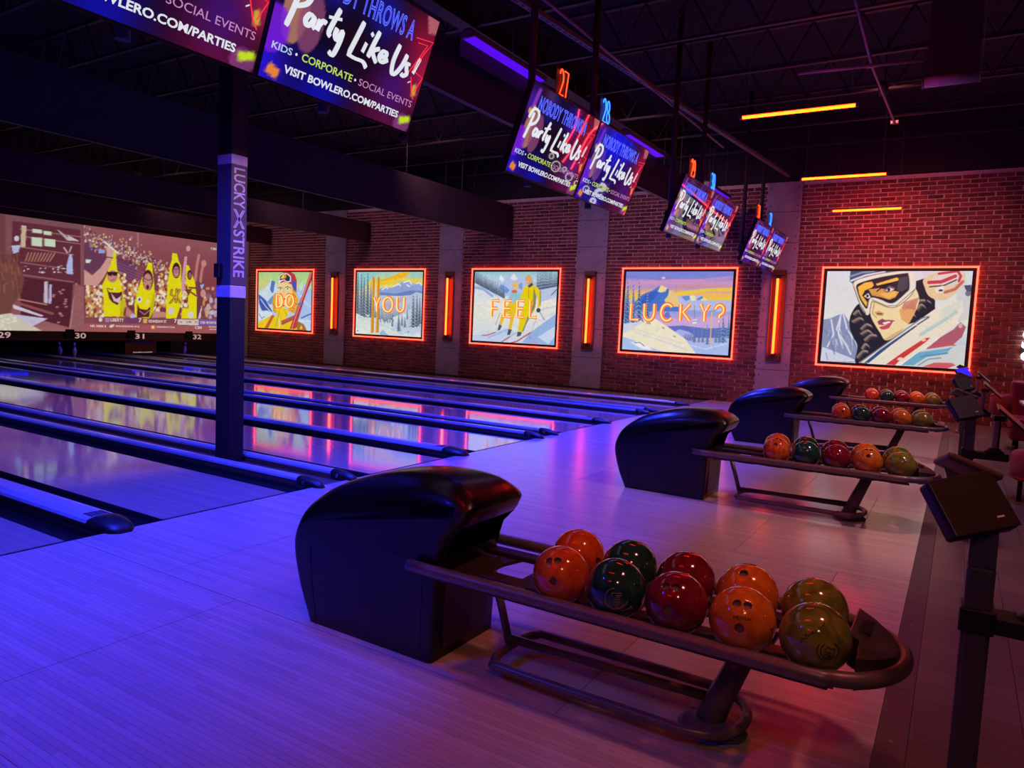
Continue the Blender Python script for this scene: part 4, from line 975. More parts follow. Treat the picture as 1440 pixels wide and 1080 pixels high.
def art_do():
    c = Canvas(110, 120, [(135, 125), (878, 125), (875, 935), (135, 900)], (196, 220, 160))
    c.vgrad([(0, (170, 214, 140)), (0.2, (190, 222, 150)), (0.4, (196, 216, 226)), (0.7, (180, 206, 240)), (1, (206, 226, 246))])
    c.poly([(135, 240), (240, 190), (330, 240), (300, 300), (135, 400)], (216, 206, 120), .5)
    c.poly([(135, 420), (220, 370), (320, 225), (400, 330), (420, 480), (340, 700), (135, 700)], (206, 224, 240)); c.poly([(320, 240), (370, 260), (350, 400), (330, 420), (300, 370)], (80, 122, 200)); c.poly([(260, 540), (350, 440), (340, 560), (300, 580)], (106, 150, 216))
    c.poly([(140, 430), (240, 510), (330, 660), (345, 700), (280, 660), (190, 660), (150, 560)], (48, 84, 176)); c.line([(170, 500), (250, 610), (330, 690)], 12, (206, 222, 244)); c.poly([(135, 680), (340, 680), (330, 740), (150, 800)], (220, 230, 244)); c.line([(150, 700), (190, 770), (230, 740)], 8, (70, 96, 170))
    c.poly([(660, 400), (740, 260), (800, 320), (878, 380), (878, 800), (640, 700)], (170, 200, 242)); c.poly([(690, 330), (740, 262), (770, 320), (720, 400)], (206, 226, 190)); c.line([(700, 420), (800, 560), (860, 600)], 20, (206, 222, 246)); c.line([(740, 760), (800, 730), (870, 700)], 16, (64, 100, 184)); c.line([(720, 800), (870, 800)], 20, (226, 236, 246))
    # hair, face, hat
    c.poly([(600, 300), (660, 420), (695, 500), (680, 620), (640, 700), (560, 660), (560, 300)], (232, 170, 40)); c.poly([(360, 420), (330, 560), (360, 690), (450, 690), (450, 420)], (232, 166, 40))
    for p in ([(620, 430), (660, 470), (620, 520)], [(640, 540), (680, 570), (640, 610)], [(610, 600), (650, 640), (610, 660)], [(350, 560), (380, 620), (350, 660)]): c.line(p, 14, (176, 96, 40), .8, curve=True); c.line([(a+10, b-6) for a, b in p], 8, (250, 220, 110), .9, curve=True)
    c.poly([(415, 290), (500, 260), (600, 290), (612, 420), (560, 580), (490, 620), (430, 560), (410, 420)], (244, 214, 150)); c.ell(440, 440, 34, 30, (236, 150, 90), .6); c.ell(560, 440, 36, 30, (236, 140, 90), .7)
    c.ell(440, 362, 26, 17, (246, 246, 230)); c.ell(444, 362, 11, 13, (80, 130, 90)); c.ell(543, 356, 28, 18, (246, 246, 230)); c.ell(543, 356, 12, 14, (80, 130, 90)); c.line([(410, 350), (435, 335), (470, 350)], 8, (70, 50, 40)); c.line([(510, 345), (545, 325), (585, 350)], 8, (70, 50, 40)); c.line([(490, 350), (485, 420), (500, 440)], 6, (206, 150, 100)); c.ell(492, 500, 30, 12, (206, 60, 60)); c.ell(490, 590, 16, 10, (96, 70, 60))
    c.poly([(410, 290), (420, 170), (480, 128), (580, 125), (640, 160), (668, 240), (666, 410), (630, 380), (600, 300), (500, 260)], (206, 60, 66)); c.poly([(595, 240), (660, 260), (664, 400), (630, 370), (600, 300)], (72, 84, 190)); c.poly([(540, 125), (590, 125), (640, 230), (600, 240)], (190, 44, 60))
    c.poly([(412, 300), (420, 180), (470, 142), (545, 148), (590, 190), (590, 260), (540, 275), (490, 240), (450, 255), (425, 300)], (226, 232, 236)); c.poly([(430, 240), (438, 185), (480, 155), (535, 160), (575, 200), (572, 250), (530, 255), (495, 225), (460, 235)], (40, 44, 60)); c.poly([(436, 220), (480, 158), (530, 165), (500, 215)], (246, 214, 70)); c.poly([(490, 160), (530, 165), (520, 215), (500, 215)], (232, 130, 40))
    # scarf and jacket
    c.poly([(135, 830), (320, 725), (480, 760), (700, 800), (780, 850), (820, 935), (135, 900)], (240, 208, 20)); c.poly([(390, 640), (480, 610), (560, 640), (555, 740), (480, 770), (400, 730)], (244, 214, 30)); c.line([(440, 640), (420, 740), (380, 880)], 9, (196, 160, 20)); c.line([(500, 640), (540, 730)], 9, (196, 160, 20)); c.line([(430, 760), (440, 900)], 12, (226, 226, 200)); c.poly([(330, 720), (370, 720), (280, 905), (230, 905)], (206, 90, 60)); c.poly([(460, 800), (640, 720), (700, 740), (600, 800), (470, 860)], (196, 80, 66)); c.line([(470, 840), (600, 790)], 14, (110, 96, 130)); c.poly([(700, 800), (780, 850), (820, 935), (640, 920)], (176, 110, 60)); c.ell(740, 890, 18, 26, (240, 200, 60)); c.ell(660, 905, 22, 16, (242, 206, 40))
    # skis over the shoulder
    c.poly([(850, 125), (880, 140), (878, 230), (760, 520), (650, 910), (580, 910), (700, 560), (760, 420)], (196, 56, 66)); c.line([(862, 140), (770, 430), (720, 560), (610, 900)], 8, (240, 176, 170)); c.line([(700, 570), (750, 560)], 26, (90, 120, 196)); c.line([(870, 210), (770, 500), (660, 900)], 8, (140, 40, 60))
    c.brush(1500, 8, 1.4, 0.032)
    return c.result()
M_PRINT = picture_mat('backlit_print', 0.84, 0.28, 0.4, 0.25)
FZ0, FZ1 = 0.895, 2.845
pic_info = {
 'DO': ('lit ski picture of a woman with goggles behind neon letters DO', art_do, (350, 370, 9.82), {'D': (378, 438, 462, 605), 'O': (508, 438, 615, 607)}),
 'YOU': ('lit picture of orange skis in snow behind neon letters YOU', art_you, (490, 370, 9.0), {'Y': (318, 440, 392, 610), 'O': (434, 436, 558, 612), 'U': (608, 438, 702, 612)}),
 'FEEL': ('lit picture of two skiers in yellow behind neon letters FEEL', art_feel, (650, 370, 8.307), {'F': (335, 438, 425, 625), 'E': (478, 440, 572, 625), 'E2': (632, 440, 722, 628), 'L': (783, 442, 872, 632)}),
 'LUCKY': ('lit snowy mountain sunset picture behind neon letters LUCKY?', art_lucky, (860, 370, 7.579), {'L': (198, 435, 292, 600), 'U': (340, 435, 455, 605), 'C': (520, 438, 655, 612), 'K': (725, 440, 838, 612), 'Y': (938, 442, 1038, 618), '?': (1095, 448, 1200, 628)}),
 'BIG': ('large lit picture of a goggled skier with skis, rightmost on the brick wall', art_big, (1140, 365, 5.76), {}),
}
for key, (lab, art, (cx0, cy0, cs), letters) in pic_info.items():
    xc = POSTERS[key]
    t = thing('neon_framed_picture', lab, 'picture', (xc, YW, FZ0), 'lit ski pictures on the brick wall')
    hw, hh = 1.31, (FZ1-FZ0)
    box_obj('light_box', (-hw+0.035, hw-0.035, -0.042, 0.0, 0.035, hh-0.035), M_BLACK, t, bev=0.004, seg=1)
    rgb = art()
    link('print', picture_mesh('print', rgb, (-1.215, -0.044, 0.088), (1, 0, 0), (0, 0, 1), 2.43, hh-0.176, M_PRINT), t)
    fr_ = 0.016
    pts = []
    for a, b, sx, sz in ((-hw, 0, 1, 1), (hw, 0, -1, 1), (hw, hh, -1, -1), (-hw, hh, 1, -1)):
        for dx, dz in (((0, 0.05), (0.05, 0)) if (sx*sz < 0) == False else ((0.05, 0), (0, 0.05))): pass
    bm = bm_new()
    for p, q in (((-hw+fr_, 0.0+fr_), (hw-fr_, 0.0+fr_)), ((hw-fr_, fr_), (hw-fr_, hh-fr_)), ((hw-fr_, hh-fr_), (-hw+fr_, hh-fr_)), ((-hw+fr_, hh-fr_), (-hw+fr_, fr_))):
        d = Vector((q[0]-p[0], 0, q[1]-p[1])).normalized()*fr_
        add_tube(bm, [(p[0]-d.x, -0.055, p[1]-d.z), (q[0]+d.x, -0.055, q[1]+d.z)], fr_, 8)
    obj('neon_frame', bm, G_FRAME, t)
    for ch, (x0, y0, x1, y1) in letters.items():
        a = on_y(cx0+x0/cs, cy0+y1/cs, YW-0.085); b = on_y(cx0+x1/cs, cy0+y0/cs, YW-0.085)
        bm = bm_new()
        for st in STROKES[ch[0]]:
            P = [(a.x+(b.x-a.x)*u-xc, -0.085, a.z+(b.z-a.z)*v-FZ0) for u, v in st]
            if ch == 'O': P = P[:-1]
            add_tube(bm, P, 0.0165, 8, closed=(ch == 'O'))
        lt = obj('neon_letter', bm, G_LETTER, t)
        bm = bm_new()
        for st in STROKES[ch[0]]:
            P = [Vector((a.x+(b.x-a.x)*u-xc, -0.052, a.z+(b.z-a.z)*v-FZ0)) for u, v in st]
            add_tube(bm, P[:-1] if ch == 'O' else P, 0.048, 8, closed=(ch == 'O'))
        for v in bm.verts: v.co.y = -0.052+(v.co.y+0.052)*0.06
        obj('letter_halo', bm, G_HALO, lt)  # flat glowing ribbon that paints the orange halo around the letter

# ---- sconces on the pilasters
for x, z0, z1, lab in [(-11.33, 1.03, 2.66, 'amber tube sconce between the DO and YOU pictures'), (-7.10, 1.03, 2.66, 'amber tube sconce between the YOU and FEEL pictures'), (-2.98, 1.02, 2.66, 'amber tube sconce between the FEEL and LUCKY? pictures'), (1.27, 1.02, 2.68, 'amber tube sconce beside the large goggled skier picture')]:
    t = thing('tube_sconce', lab, 'sconce', (x, YW-0.05, z0-0.1), 'amber sconces on the pilasters')
    h = z1-z0+0.2
    bm = bm_new()
    add_prism(bm, [(-0.15, 0.0), (-0.15, -0.028), (-0.14, -0.028), (-0.12, -0.012), (0.12, -0.012), (0.14, -0.028), (0.15, -0.028), (0.15, 0.0)], 0, h, 'Z')
    obj('copper_trough', bm, M_COPPER, t)
    box_obj('end_plate', (-0.13, 0.13, -0.055, -0.012, 0.0, 0.10), M_COPPER, t); box_obj('end_plate', (-0.13, 0.13, -0.055, -0.012, h-0.10, h), M_COPPER, t)
    tube_obj('amber_tube', [(0, -0.105, 0.16), (0, -0.105, h-0.16)], 0.025, G_SCONCE, t, 10)
    for zz in (0.13, h-0.16): box_obj('tube_holder', (-0.03, 0.03, -0.13, -0.012, zz-0.02, zz+0.03), M_STEEL, t)
# ---- white sign at the right edge of the picture and the neon beyond it
t = thing('white_wall_sign', 'glowing white sign letters on the brick wall at the right edge', 'sign', (5.60, YW-0.03, 1.2))
for ch, w_, h_, z_ in (('S', 0.20, 0.34, 0.20), ('o', 0.16, 0.15, 0.0)):
    me = text_mesh(ch, 'sign_letter', G_WHITE, thick=0.03, extrude=0.02)
    me.transform(Matrix(((w_, 0, 0, -0.17), (0, 0, -1, -0.03), (0, h_, 0, z_), (0, 0, 0, 1))))
    link('sign_letter', me, t)
for x_, z_, r_ in [(5.84, 1.36, 0.075), (6.14, 1.31, 0.055), (6.40, 1.30, 0.09), (6.62, 1.36, 0.05), (6.86, 1.27, 0.12), (7.12, 1.38, 0.06)]:
    tube_obj('neon_ring', [(x_-5.60+r_*math.cos(a_), -0.03, z_-1.2+r_*math.sin(a_)) for a_ in np.linspace(0, 2*math.pi, 19)[:-1]], 0.013, G_WHITE, t, 6, closed=True)
rn = thing('red_neon_sign', 'red neon strokes on the brick wall beyond the white sign, mirrored in the monitors', 'sign', (6.8, YW-0.03, 1.36))
for st_ in ([(6.95, 2.65), (6.79, 1.88), (6.78, 1.45)], [(6.52, 2.71), (6.62, 2.46), (6.62, 2.18), (6.53, 1.73), (6.48, 1.46)], [(7.25, 2.6), (7.05, 2.2), (7.0, 1.6)]):
    tube_obj('neon_stroke', smooth_curve([(a_-6.8, -0.03, b_-1.36) for a_, b_ in st_], 5), 0.014, G_SIGNRED, rn, 6)
box_obj('sign_bar', (-0.35, 0.50, -0.012, 0.018, 0.30, 0.34), M_STEEL, rn)
box_obj('sign_bar', (-0.35, 0.50, -0.012, 0.018, 1.10, 1.14), M_STEEL, rn)
box_obj('sign_bar', (0.20, 1.66, -0.012, 0.018, 0.08, 0.11), M_STEEL, t)
box_obj('sign_bracket', (-0.17, 0.05, -0.012, 0.018, 0.10, 0.24), M_STEEL, t)

# =================================================================== MONITORS OVER THE FOUL LINE
STROKES.update({
    '2': [arc(0.5, 0.70, 0.46, 0.30, 160, -40, 12) + [(0.04, 0.0), (1.0, 0.0)]],
    '7': [[(0.0, 1.0), (1.0, 1.0), (0.38, 0.0)]],
    '8': [arc(0.5, 0.75, 0.40, 0.25, 90, 450, 16), arc(0.5, 0.25, 0.48, 0.25, 90, 450, 16)],
    '9': [arc(0.5, 0.70, 0.45, 0.30, 0, 360, 16) + [(0.95, 0.70), (0.85, 0.25), (0.5, 0.0), (0.15, 0.08)]],
    '3': [arc(0.48, 0.75, 0.42, 0.25, 150, -90, 12) + arc(0.48, 0.25, 0.50, 0.25, 90, -150, 12)],
    '0': [arc(0.5, 0.5, 0.48, 0.5, 90, 450, 22)],
    '1': [[(0.25, 0.8), (0.55, 1.0), (0.55, 0.0)]],
})
TVXT, TVZT, TVXB, TVZB, TVW = 1.4533, 3.4091, 1.1953, 2.703, 1.262
TVH = math.hypot(TVXT-TVXB, TVZT-TVZB)
EY = Vector(((TVXT-TVXB)/TVH, 0, (TVZT-TVZB)/TVH)); EX = Vector((0, 1, 0)); EN = EX.cross(EY)
def tv_art(seed):
    c = Canvas(96, 58, [(0, 1), (1, 1), (1, 0), (0, 0)], (16, 6, 20))
    c.blob(0.0, 0.1, 0.16, (40, 20, 210), 0.95); c.blob(0.35, 0.02, 0.16, (16, 16, 170), 0.9); c.blob(0.03, 0.8, 0.10, (70, 30, 180), 0.85)
    c.blob(0.95, 0.75, 0.18, (150, 20, 60), 0.85); c.blob(1.0, 0.45, 0.12, (190, 30, 70), 0.8); c.blob(0.8, 0.05, 0.2, (110, 16, 60), 0.8); c.blob(0.8, 0.30, 0.12, (60, 20, 130), .7)
    c.blob(0.30, 0.82, 0.10, (24, 26, 170), 0.75); c.blob(0.62, 0.82, 0.12, (24, 26, 170), 0.75); c.blob(0.25, 0.97, 0.08, (110, 60, 90), 0.5); c.blob(0.45, 0.5, 0.10, (30, 8, 26), 0.8)
    c.ell(0.12, 0.52, 0.07, 0.22, (176, 120, 96), 0.9); c.ell(0.21, 0.50, 0.07, 0.22, (140, 70, 110), 0.8); c.ell(0.03, 0.36, 0.08, 0.17, (120, 30, 220), 0.85)
    c.poly([(0.08, 0.96), (0.12, 0.96), (0.10, 0.74), (0.06, 0.74)], (150, 60, 200), 0.8)
    c.poly([(0.90, 1.0), (1.0, 1.0), (1.0, 0.88), (0.94, 0.86)], (190, 110, 120), 0.8); c.ell(0.93, 0.06, 0.06, 0.09, (170, 90, 170), 0.5)
    c.ell(0.06, 0.70, 0.02, 0.035, (240, 180, 60), .9); c.ell(0.10, 0.74, 0.015, 0.03, (250, 200, 90), .9)
    c.poly([(0.051, 0.13), (0.11, 0.097), (0.096, 0.025), (0.035, 0.058)], (226, 130, 60)); c.poly([(0.90, 0.11), (0.98, 0.15), (0.99, 0.10), (0.915, 0.05)], (190, 220, 40)); c.poly([(0.93, 0.40), (0.96, 0.43), (0.975, 0.33), (0.945, 0.31)], (226, 190, 60), .8)
    if seed == 28:
        c.blob(0.40, 0.85, 0.25, (10, 20, 240), 0.9)
        for a in (0.15, 0.3, 0.5, 0.62): c.line([(a, 1.0), (a-0.15, 0.2)], 0.008, (70, 90, 255), .7)
    return c.result()
M_TVP = picture_mat('monitor_picture', 1.0, 0.02, 1.0, 0.04)
T_HEAD = glow('headline_blue_neon', (0.08, 0.13, 1.0), 1.3)
T_WHITE = glow('monitor_white_lettering', (0.82, 0.86, 0.94), 0.9)
T_KIDS = glow('monitor_pale_blue_lettering', (0.55, 0.75, 0.95), 0.8)
T_GREEN = glow('monitor_lime_lettering', (0.62, 0.88, 0.12), 0.8)
T_PINK = glow('monitor_pink_lettering', (0.68, 0.30, 0.62), 0.8)
T_RED = glow('monitor_red_neon', (1.0, 0.03, 0.05), 1.1)
PARTY = [[(.118, .70), (.106, .55), (.087, .41)], [(.072, .63), (.10, .73), (.155, .735), (.182, .68), (.165, .61), (.115, .565)],
 [(.218, .545), (.195, .555), (.178, .51), (.190, .475), (.212, .50), (.224, .55), (.220, .50), (.238, .475)], [(.255, .555), (.248, .475), (.256, .52), (.275, .555), (.292, .545)],
 [(.350, .69), (.328, .58), (.316, .50), (.330, .475)], [(.296, .60), (.372, .625)], [(.358, .555), (.354, .50), (.372, .475), (.392, .55), (.388, .46), (.368, .36), (.340, .375)],
 [(.503, .69), (.480, .55), (.458, .42)], [(.448, .415), (.50, .408), (.555, .41), (.585, .375)], [(.548, .555), (.536, .475)], [(.565, .62), (.575, .645)], [(.612, .68), (.592, .56), (.578, .46)], [(.640, .56), (.600, .515), (.640, .445)],
 [(.652, .50), (.688, .525), (.688, .555), (.664, .55), (.650, .50), (.672, .472), (.712, .51)], [(.765, .665), (.748, .53), (.758, .43), (.785, .44), (.815, .52), (.832, .62)], [(.872, .555), (.846, .55), (.852, .51), (.862, .475), (.838, .445), (.822, .46)], [(.930, .64), (.905, .50)], [(.894, .425), (.897, .418)]]
def ribbon(bm, pts, w, z):
    P = smooth_curve([(a*TVW, b*TVH, z) for a, b in pts], 5) if len(pts) > 2 else [Vector((a*TVW, b*TVH, z)) for a, b in pts]
    prev = None; n = len(P)
    for i, p in enumerate(P):
        d = (P[min(i+1, n-1)]-P[max(i-1, 0)]); d = Vector((d.x, d.y, 0)).normalized()
        # brush held at a slant: thicker on the down strokes
        k = w*(0.62+0.5*abs(d.y))*(0.75 if i in (0, n-1) else 1.0)
        s = Vector((-d.y, d.x, 0))*k/2
        a, b = bm.verts.new(p+s), bm.verts.new(p-s)
        if prev: bm.faces.new((prev[0], prev[1], b, a))
        prev = (a, b)
def make_tv(n, y0, label):
    t = thing('hanging_monitor', label, 'monitor', (0, 0, 0), 'monitors hanging in pairs over the foul line')
    t.matrix_world = Matrix(((EX.x, EY.x, EN.x, TVXB), (EX.y, EY.y, EN.y, y0), (EX.z, EY.z, EN.z, TVZB), (0, 0, 0, 1)))
    box_obj('housing', (0.003, TVW-0.003, 0.0, TVH, -0.055, 0.0), M_TV, t, bev=0.006)
    bm = bm_new()
    for d in ((0.003, TVW-0.003, 0.0, 0.014), (0.003, TVW-0.003, TVH-0.010, TVH), (0.003, 0.012, 0.014, TVH-0.010), (TVW-0.012, TVW-0.003, 0.014, TVH-0.010)): add_box(bm, d[0], d[1], d[2], d[3], 0.0, 0.006)
    obj('bezel', bm, M_TV, t)
    link('screen', picture_mesh('screen', tv_art(n), (0.012, 0.014, 0.002), (1, 0, 0), (0, 1, 0), TVW-0.024, TVH-0.024, M_TVP), t)
    zt = 0.0032
    def tx(s, m, u0, u1, v0, v1, **kw):
        return place_text(s, 'screen_lettering', m, (u0*TVW, v0*TVH, zt), (1, 0, 0), (0, 1, 0), (u1-u0)*TVW, (v1-v0)*TVH, t, **kw)
    tx('NOBODY THROWS A', T_HEAD, 0.14, 0.835, 0.735, 0.895, outline=0.026, spacing=1.08)
    bm = bm_new()
    for st in PARTY: ribbon(bm, st, 0.032, zt+0.0012)
    obj('script_lettering', bm, T_WHITE, t)
    tx('KIDS', T_KIDS, 0.043, 0.152, 0.232, 0.282, thick=0.015); tx('CORPORATE', T_GREEN, 0.208, 0.520, 0.228, 0.285, thick=0.015); tx('SOCIAL EVENTS', T_PINK, 0.566, 0.962, 0.228, 0.283)
    tx('VISIT BOWLERO.COM/PARTIES', T_WHITE, 0.130, 0.886, 0.102, 0.160, thick=0.03)
    bm = bm_new()
    for u in (0.176, 0.540): add_lathe(bm, [(0.0, 0.001), (0.008, 0.0)], 8, (u*TVW, 0.256*TVH, zt))
    obj('bullet', bm, T_WHITE, t)
    bm = bm_new()
    for st in ([(.862, .78), (.99, .81), (.95, .70), (.90, .52)], [(.885, .75), (.955, .765), (.925, .66), (.875, .50)], [(.92, .52), (.985, .50), (.95, .36)], [(.90, .47), (.93, .36), (.96, .30)]):
        add_tube(bm, [(a*TVW, b*TVH, zt) for a, b in st], 0.0035, 5)
    obj('neon_line', bm, T_RED, t)
    # pole up to the ceiling, kept vertical in the world
    zc = (CEIL-3.25)
    po = tube_obj('support_pole', [(0, 0, -0.55), (0, 0, zc)], 0.035, M_STEEL, t, 10)
    p = Vector((TVXB-0.15, y0+TVW/2, 2.95+0.3))
    po.matrix_local = t.matrix_world.inverted() @ Matrix.Translation(p)
    br = box_obj('wall_bracket', (-0.03, 0.20, -0.12, 0.12, -0.35, -0.20), M_STEEL, t)
    br.matrix_local = t.matrix_world.inverted() @ Matrix.Translation(p)
    return t
tv_lab = {25: 'hanging party advert monitor, cut off at the top left corner', 26: 'large hanging party advert monitor, nearest to the dark column', 27: 'hanging advert monitor below the red number 27, second pair from the camera', 28: 'hanging advert monitor below the blue number 28, second pair from the camera', 29: 'hanging advert monitor below the red number 29, third pair from the camera', 30: 'hanging advert monitor below the blue number 30, third pair from the camera', 31: 'hanging advert monitor below the red number 31, smallest and farthest pair', 32: 'hanging advert monitor below the blue number 32, smallest and farthest pair'}
YTV = -0.28
for k in range(4):
    yc = YTV+k*PITCHY
    make_tv(25+2*k, yc-TVW-0.003, tv_lab[25+2*k]); make_tv(26+2*k, yc+0.003, tv_lab[26+2*k])
    if k == 0: continue
    for j, off in ((0, -0.40), (1, 0.53)):
        n = 25+2*k+j
        t = thing('lane_number_sign', 'glowing %s neon number %d above the %s pair of monitors' % (('red', 'blue')[j], n, ('', 'second', 'third', 'farthest')[k]), 'sign', (1.25, yc+off, 3.50), 'neon lane numbers')
        box_obj('ledge', (-0.02, 0.035, -0.115, 0.115, 0.0, 0.014), M_STEEL2, t)
        box_obj('back_plate', (-0.02, -0.012, -0.11, 0.11, 0.014, 0.30), M_CONSB, t)
        box_obj('hanger', (-0.018, -0.012, -0.118, -0.110, -0.10, 0.32), M_STEEL2, t)
        for i, ch in enumerate(str(n)):
            bm = bm_new()
            for st in STROKES[ch]: add_tube(bm, [(0.004, -0.085+0.092*i+u*0.072, 0.045+v*0.225) for u, v in st], 0.007, 6)
            obj('neon_digit', bm, (G_NUMRED, G_NUMBLUE)[j], t)

# =================================================================== LAMPS
def uv_fixture(x, yc, z, label, ln=1.4, w=0.15, aim=(0.0, 0.0), cone=112, watt=1.0):
    t = thing('ultraviolet_fixture', label, 'light', (x, yc, z), 'ultraviolet tube lights')
    bm = bm_new()
    add_prism(bm, [(-w/2, 0.0), (-w/2-0.012, 0.03), (-0.03, 0.075), (0.03, 0.075), (w/2+0.012, 0.03), (w/2, 0.0)], -ln/2, ln/2, 'Y')
    obj('reflector_housing', bm, M_STEEL, t)
    box_obj('glowing_tube_panel', (-w/2+0.008, w/2-0.008, -ln/2+0.02, ln/2-0.02, -0.012, 0.0), G_UV, t, bev=0.004, seg=1)
    box_obj('rear_skirt', (-w/2-0.014, -w/2-0.006, -ln/2, ln/2, -0.16, 0.03), M_STEEL, t)
    for s in (-1, 1):
        ld = bpy.data.lights.new('ultraviolet_lamp', 'SPOT'); ld.energy = UV_WATT*watt; ld.color = (0.026, 0.036, 1.0); ld.spot_size = math.radians(cone); ld.spot_blend = 0.75; ld.shadow_soft_size = 0.10
        l = bpy.data.objects.new('ultraviolet_lamp', ld); C.objects.link(l); l.parent = t; l.location = (0, s*ln*0.28, -0.165)
        l.rotation_euler = Vector((aim[0], aim[1], -1.0)).to_track_quat('-Z', 'Y').to_euler()
    for s in (-1, 1): box_obj('end_cap', (-w/2, w/2, s*ln/2-0.012, s*ln/2+0.012, -0.015, 0.05), M_STEEL2, t)
    for s in (-1, 1): tube_obj('hanger_wire', [(0, s*ln*0.4, 0.07), (0, s*ln*0.4, CEIL-z)], 0.003, M_CABLE, t, 5)
uvl = ['ultraviolet tube light above the nearest monitors', 'long violet tube light at the top left beside number 27', 'violet tube light beside number 28, just left of number 29', 'short violet tube light beside number 30']
uv_fixture(0.33, YB+0.1-PITCHY, 4.14, 'ultraviolet tube light beside the camera over the unseen nearer lanes', aim=(0.25, 0), cone=96)
for k in range(4): uv_fixture(0.33, YB+0.1+k*PITCHY, 4.14, uvl[k], aim=(0.25, -0.35 if k == 3 else 0.0), cone=90 if k == 3 else 96, watt=0.7 if k == 3 else 1.0)
for k in range(4):
    for i, (x, z) in enumerate(((-0.55, 4.30), (-5.75, 4.05), (-10.45, 4.05))):
        uv_fixture(x, YB+0.1+k*PITCHY, z, 'ultraviolet tube light hidden behind the %s bulkhead over the %s lane pair' % (('foul line', 'middle', 'far')[i], ('nearest', 'second', 'third', 'last')[k]), 1.4, 0.15, aim=(-0.15, -0.4 if k == 3 else 0.0), cone=80 if k == 3 else 100, watt=(1.6, 0.75, 0.45)[i]*(0.6 if k == 3 else 1.0))
pen_lab = ['slim orange tube pendant, lowest and nearest the brick wall', 'slim orange tube pendant just under the top of the brick wall', 'slim orange tube pendant, highest and longest in view', 'slim orange tube pendant above the nearest ball rack', 'slim orange tube pendant over the approach beside the camera', 'slim orange tube pendant over the approach behind the camera']
for yv, lab in zip((11.72, 8.68, 5.22, 1.85, -1.55, -4.4), pen_lab):
    t = thing('tube_pendant', lab, 'light', (2.875, yv, 3.80), 'orange tube pendants')
    tube_obj('orange_tube', [(-0.56, 0, -0.008), (0.56, 0, -0.008)], 0.016, G_ORANGE, t, 10)
    box_obj('channel', (-0.58, 0.58, -0.014, 0.014, 0.010, 0.032), M_STEEL, t)
    for s in (-1, 1):
        box_obj('end_holder', (s*0.578-0.015, s*0.578+0.015, -0.018, 0.018, -0.026, 0.012), M_STEEL2, t)
        tube_obj('hanger_wire', [(s*0.52, 0, 0.03), (s*0.50, 0.0, CEIL-3.80)], 0.003, M_CABLE, t, 5)
def spot(x, y, z, tx, ty, color, watt, size, label, blend=0.9, tz=0.0, soft=0.22):  # added fill lamp; its can and yoke are made up with it
    t = thing('added_spotlight', label, 'light', (x, y, z), 'added ceiling spotlights')
    d = (Vector((tx, ty, tz))-Vector((x, y, z))).normalized()
    q = d.to_track_quat('-Z', 'Y')
    bm = bm_new(); add_lathe(bm, [(0.0, 0.20), (0.05, 0.20), (0.065, 0.17), (0.065, 0.02), (0.058, 0.02), (0.055, 0.06), (0.0, 0.06)], 16)
    o = obj('lamp_can', bm, M_STEEL, t); o.rotation_euler = q.to_euler()
    tube_obj('yoke', [(0, 0, 0.1), (0, 0, CEIL-z)], 0.012, M_STEEL, t, 6)
    ld = bpy.data.lights.new('spot_lamp', 'SPOT'); ld.energy = watt; ld.color = color; ld.spot_size = math.radians(size); ld.spot_blend = blend; ld.shadow_soft_size = soft
    l = bpy.data.objects.new('spot_lamp', ld); C.objects.link(l); l.parent = t; l.rotation_euler = q.to_euler()
    return t
RED = (1.0, 0.36, 0.32); WARM = (1.0, 0.42, 0.26)
for i, (x, y, tx, ty, w, RED) in enumerate([(5.3, -0.6, 3.6, 0.9, 0.85, (1.0, 0.24, 0.21)), (5.3, 3.0, 3.7, 3.6, 1.25, (1.0, 0.50, 0.45)), (5.3, 6.6, 3.7, 7.0, 1.25, (1.0, 0.52, 0.48)), (5.3, 10.0, 3.6, 10.2, 0.9, (1.0, 0.48, 0.46))]):
    spot(x, y, 4.7, tx, ty, RED, SPOT_RED*w, 62, 'red ceiling spotlight over the end of the %s approach' % ('nearest', 'second', 'third', 'farthest')[i])  # added to bring red light onto the approach floor
spot(5.6, -4.3, 4.3, 3.8, -0.4, WARM, SPOT_WARM, 40, 'added warm ceiling spotlight behind the camera aimed at the nearest ball rack')  # added fill for the front of the balls, out of view
spot(3.3, 8.9, 4.95, 3.5, YW, (1.0, 0.24, 0.24), SPOT_WALL*2.2, 80, 'added red wall washing spotlight aimed at the goggled skier bay', tz=1.6, soft=0.6)  # added wash that reddens the last brick bay
for i, (x, w_) in enumerate(((-14.0, 0.5), (-9.4, 0.55), (-5.0, 0.65), (-0.8, 0.9))):
    spot(x, 8.2, 4.9, x, YW, (0.95, 0.42, 0.62), SPOT_WALL*w_, 95, 'added dim mauve spotlight aimed at the %s wall picture' % ('DO', 'YOU', 'FEEL', 'LUCKY?')[i], tz=2.0, soft=0.5)  # added fill for the bricks and pilasters
spot(2.2, 2.6, 5.0, -1.4, 1.55, (1.0, 0.58, 0.72), 420, 26, 'added pale spotlight aimed at the lettered column', tz=2.2)  # added to brighten the column's printed wrap
for i, y in enumerate((1.6, 5.4, 9.2)):
    spot(6.6, y, 4.6, 5.3, y+0.3, (0.20, 0.10, 1.0), 150, 60, 'unseen violet ceiling spotlight over the %s seating area' % ('nearest', 'middle', 'farthest')[i])  # violet light for the concourse from unseen lamps

